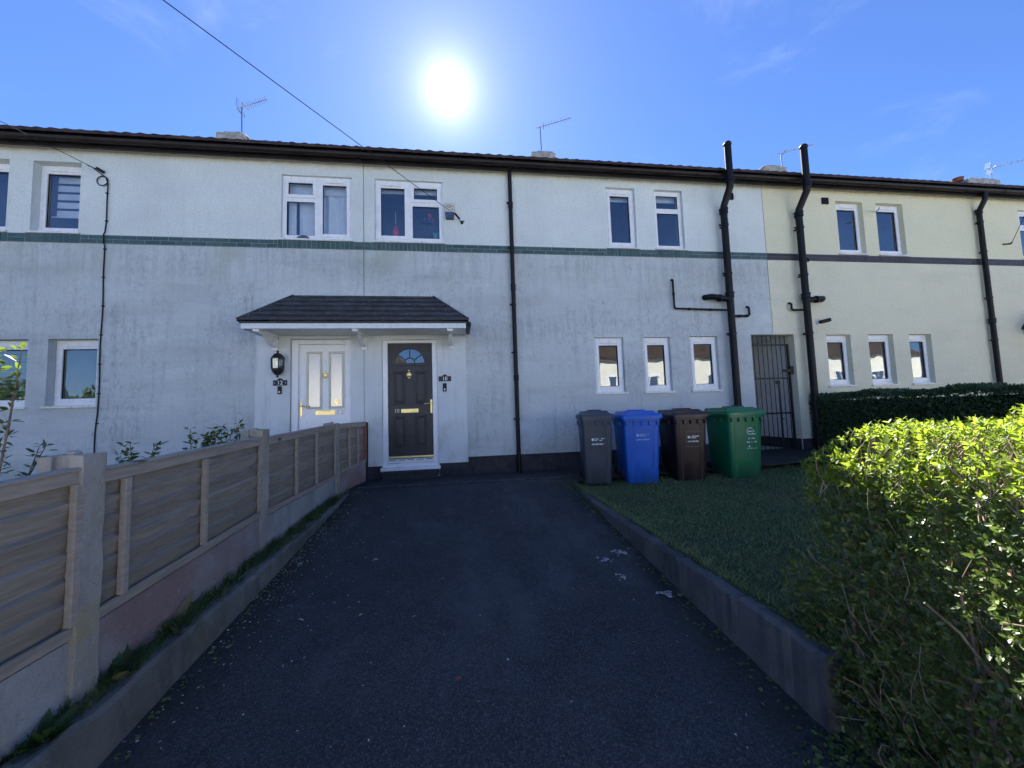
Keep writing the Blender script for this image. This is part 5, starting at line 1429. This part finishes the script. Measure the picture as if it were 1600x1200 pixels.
# -- lawn grass
def blades(n, xf, yf_, zf, h, w, lean, mat, name, clump=None):
    x = xf(n); y = yf_(n); z = zf(x, y)
    H = h*rng.uniform(.5, 1.2, n); a = rng.uniform(0, 2*np.pi, n)
    wd = np.stack([np.cos(a), np.sin(a), np.zeros(n)], 1)*(w*rng.uniform(.6, 1.2, n))[:, None]
    la = rng.uniform(0, 2*np.pi, n); ln = np.stack([np.cos(la), np.sin(la), np.zeros(n)], 1)*(H*lean*rng.uniform(.2, 1.3, n))[:, None]
    B = np.stack([x, y, z-.004], 1); Z = np.array([[0, 0, 1.0]])
    V = np.stack([B-wd, B+wd, B+wd*.7+ln*.35+Z*(H*.6)[:, None], B-wd*.7+ln*.35+Z*(H*.6)[:, None], B+ln+Z*H[:, None]], 1)
    F = np.array([(0, 1, 2), (0, 2, 3), (3, 2, 4)])[None]+(np.arange(n)*5)[:, None, None]
    o = npmesh(name, V.reshape(-1, 3), F.reshape(-1, 3), M[mat]); tag(o, kind='stuff'); return o
lz_ = np.vectorize(lawn_z)
g1 = blades(85000, lambda n: 1.68+5.2*rng.beta(1, 1.25, n), lambda n: -5.6+4.75*rng.beta(.95, 1.1, n), lambda x, y: lz_(x, y), .029, .0030, 1.1, 'grass', 'lawn_grass')
g4 = blades(1500, lambda n: 1.66+.06*rng.random(n), lambda n: -5.0+4.1*rng.random(n), lambda x, y: np.full(len(x), -.10), .065, .003, 1.1, 'grass', 'kerb_edge_grass'); tag(g4, 'longer grass flopping over the lawn kerb', 'grass')
tag(g1, 'short mown grass of the shaded lawn', 'grass')
def vz(x, y): return -.20+.032*(y+5.0)-.02
g2c = rng.uniform(-5.8, -.6, 26)
g2y = lambda n: np.where(rng.random(n) < .22, -5.9+5.5*rng.random(n), np.clip(g2c[rng.integers(0, 26, n)]+rng.normal(0, .06, n), -6, -.35))
g2 = blades(7600, lambda n: -1.71+.12*rng.random(n)**1.4, g2y, vz, .105, .0030, .9, 'verge', 'verge_grass'); tag(g2, 'tufts of green grass growing between the left kerb and the fence', 'grass')
# broad-leaved weeds in the verge (docks and dandelions)
def weed(label, x, y, n, L, seed):
    r = np.random.default_rng(seed); z = float(vz(x, y))
    t = thing('weed', label, 'weed', (x, y, z))
    a = r.uniform(0, 2*np.pi, n); D = np.stack([np.cos(a), np.sin(a), r.uniform(.3, 1.6, n)], 1)
    P = np.tile(np.array([[0, 0, .0]]), (n, 1))+r.normal(0, .012, (n, 3))
    V, F = leafset(P, D, np.tile(np.array([[0, 0, 1.0]]), (n, 1))+.2*r.normal(size=(n, 3)), L*r.uniform(.6, 1.2, n), L*.42*r.uniform(.7, 1.2, n))
    npmesh('leaves', V, F, M['verge'], t)
    b = MB(); b.tube([(x, y, z-.02), (x, y, z+.02)], [.008, .005], 6); b.build('crown', M['verge'], t)
for k, (lab, x, y, n, L, s) in enumerate([('broad leaved weed at the foot of the nearest concrete post', -1.640, -4.42, 16, .15, 1), ('tall dock leaves against the reddish gravel board', -1.670, -4.02, 10, .21, 2), ('clump of weeds on the kerb below the long near panel', -1.64, -3.82, 20, .12, 3), ('low weeds on the kerb halfway along the reddish gravel board', -1.65, -3.45, 16, .10, 4), ('weed tuft at the foot of the middle concrete post', -1.65, -2.82, 12, .09, 5), ('weeds spilling over the kerb in the lower left corner', -1.63, -4.80, 20, .15, 6)]):
    weed(lab, x, y, n, L, s)
g3 = blades(500, lambda n: 1.60+.05*rng.random(n)-.03, lambda n: -1.0-1.4*rng.random(n)**2, lambda x, y: -.03+SL*(y+.6), .07, .003, .9, 'verge', 'kerb_weeds'); tag(g3, 'weeds along the foot of the lawn kerb', 'grass')
# -- litter of petals and dry leaves on the drive
def scatter(name, n, xs_, ys_, L0, L1, mat, label):
    z = np.array([drive_z(v) for v in ys_])+.010
    a = rng.uniform(0, 2*np.pi, n); D = np.stack([np.cos(a), np.sin(a), rng.uniform(-.05, .25, n)+SL*np.sin(a)], 1)
    L = rng.uniform(L0, L1, n)
    V, F = leafset(np.stack([xs_, ys_, z], 1), D, np.tile(np.array([[0, 0, 1.0]]), (n, 1))+.25*rng.normal(size=(n, 3)), L, L*rng.uniform(.4, .75, n))
    o = npmesh(name, V, F, M[mat]); tag(o, label, 'litter', kind='stuff')
n = 560; k1 = rng.random(n)
ex = rng.exponential(.16, n); yy = np.where(rng.random(n) < .7, np.clip(rng.normal(-2.6, .75, n), -5.2, -.6), -5.4+4.9*rng.random(n))
scatter('fallen_petals', n, np.clip(-1.52+ex, -1.53, 1.5), yy, .008, .018, 'petal', 'white petals and bits blown against the foot of the left kerb')
n = 150
scatter('scattered_bits', n, rng.uniform(-1.45, 1.5, n), -5.6+5.0*rng.random(n), .006, .016, 'petal', 'pale bits scattered over the driveway')
n = 420
scatter('dry_leaves', n, np.where(rng.random(n) < .5, 1.56-rng.exponential(.05, n), -1.51+rng.exponential(.035, n)), -5.4+4.6*rng.random(n), .015, .035, 'hedge_inner', 'small dry leaves gathered along both kerb feet')
n = 420
scatter('leaf_litter', n, 1.72-np.abs(rng.normal(0, .16, n)), -5.03-np.abs(rng.normal(0, .22, n)), .015, .035, 'hedge_inner', 'brown leaf litter drifted at the near end of the lawn kerb')
# single larger leaves
for k, (lab, x, y, L) in enumerate([('yellow leaf lying left of the middle of the driveway', -.35, -3.85, .035), ('small yellow leaf lying nearer to the left kerb', -.70, -3.78, .03), ('curled pale leaf below the left kerb', -1.06, -3.77, .05), ('reddish leaf lying near the bottom middle of the driveway', -.02, -4.42, .05)]):
    a = 1.3*k; V, F = leafset(np.array([[0, 0, 0.0]]), np.array([[math.cos(a), math.sin(a), .15]]), np.array([[.3, .2, 1.0]]), np.array([L]), np.array([L*.55]))
    o = npmesh('fallen_leaf', V, F, M['splash'] if False else m_simple('leaf_%d' % k, ((.45, .38, .10), (.45, .40, .12), (.50, .45, .28), (.25, .06, .04))[k], .7))
    o.location = (x, y, drive_z(y)+.012); tag(o, lab, 'leaf')
# white residue patches
def splash(label, x, y, sx, sy, seed, loose):
    r = np.random.default_rng(seed); b = MB()
    t = []
    for k in range(loose):
        cx, cy, s = (x, y, .62) if k == 0 else (x+r.normal(0, sx*.8), y+r.normal(0, sy*.8), r.uniform(.06, .42))
        n = 14; P = []
        for j in range(n):
            a = 2*math.pi*j/n; q = r.uniform(.35, 1.2)
            px, py = cx+math.cos(a)*sx*q*s, cy+math.sin(a)*sy*q*s
            P.append((px, py, drive_z(py)+.009))
        Q = [(p[0], p[1], p[2]-.006) for p in P]
        m = len(b.v); b.add(P+Q, [tuple(range(n))]+[(i, n+i, n+(i+1) % n, (i+1) % n) for i in range(n)])
    o = b.build('white_patch', M['splash'], None, off=(x, y, drive_z(y)))
    o.location = (x, y, drive_z(y)); tag(o, label, 'residue')
splash('largest white patch of residue beside the right kerb', 1.46, -3.87, .055, .035, 1, 16)
splash('broken white patch on the driveway, farthest of those by the right kerb', 1.41, -3.20, .045, .035, 2, 18)
splash('faint elongated white patch left of the others by the right kerb', 1.22, -3.31, .035, .04, 3, 14)
splash('small white ring-like patch between the others by the right kerb', 1.25, -3.60, .03, .025, 4, 12)
splash('white blob lying at the foot of the left kerb among petals', -1.42, -2.90, .035, .025, 5, 2)
splash('small pale oval patch left of the middle of the driveway', -.77, -2.94, .035, .018, 6, 1)

# ------------------------------------------------------------------ across the street (seen in the window reflections)
def opp_house(x0, x1, y, label, roofcol, ridge=2.6):
    t = thing('opposite_house', label, 'house', ((x0+x1)/2, y-4, -.72))
    z0, z1 = -.72, 5.4
    b = MB(); b.box(x0, x1, y-8, y, z0, z1); b.build('wall', M['opp_wall'], t)
    o = .35; ym = y-4; b = MB()
    A = [(x0-o, y+o, z1), (x1+o, y+o, z1), (x1+o, y-8-o, z1), (x0-o, y-8-o, z1), (x0+3, ym, z1+ridge), (x1-3, ym, z1+ridge)]
    b.add(A, [(0, 1, 5, 4), (2, 3, 4, 5), (1, 2, 5), (3, 0, 4), (3, 2, 1, 0)]); b.build('roof', roofcol, t)
    n = int((x1-x0)/3.2)
    for k in range(n):
        for zz in (.3, 2.75):
            xc = x0+(x1-x0)*(k+.5)/n
            b = MB(); b.ring_frame(xc-.85, xc+.85, zz-.1, zz+1.25, .17, y+.02, y+.08); b.box(xc-.06, xc+.06, y+.021, y+.06, zz+.07, zz+1.08); w = b.build('window', M['upvc'], t)
            b = MB(); b.box(xc-.62, xc+.62, y+.01, y+.03, zz+.08, zz+1.07); b.build('pane', M['alarm_blue'], w, off=t.location)
opp_house(9.0, 25.0, -25.5, 'pale sunlit house across the street, nearest the bins in reflection', M['opp_roof'])
opp_house(31, 46, -25.5, 'pale sunlit house across the street, mirrored in the cream house windows', M['opp_roof'], 3.0)
opp_house(-15, -4.6, -27.5, 'pale sunlit house across the street opposite the front doors', M['opp_roof'])
def opp_tree(x, y, h, w, seed, label):
    r = np.random.default_rng(seed); t = thing('street_tree', label, 'tree', (x, y, -.75))
    n = 2600; P = rand_unit(n)*(r.random((n, 1))**.4)*np.array([[w, w, h*.36]])+np.array([[0, 0, h*.62]])
    V, F = leafset(P, rand_unit(n), rand_unit(n), r.uniform(.25, .45, n), r.uniform(.15, .25, n), True); npmesh('crown', V, F, M['rose_leaf'], t)
    b = MB(); b.tube([(x, y, -.8), (x+.1, y, h*.35), (x, y, h*.6)], [.18, .14, .08], 8); b.build('trunk', M['twig'], t)
for k, (x, y, h, w) in enumerate([(-22, -22, 4.6, 2.8), (-30, -23, 5.2, 3.2), (-38, -22, 4.4, 3.0), (-17.5, -21, 3.2, 1.8), (28, -23, 5.0, 2.0)]):
    opp_tree(x, y, h, w, k+3, 'leafy tree across the street, number %s from the left' % ('one', 'two', 'three', 'four', 'five')[[2, 1, 0, 3, 4][k]])
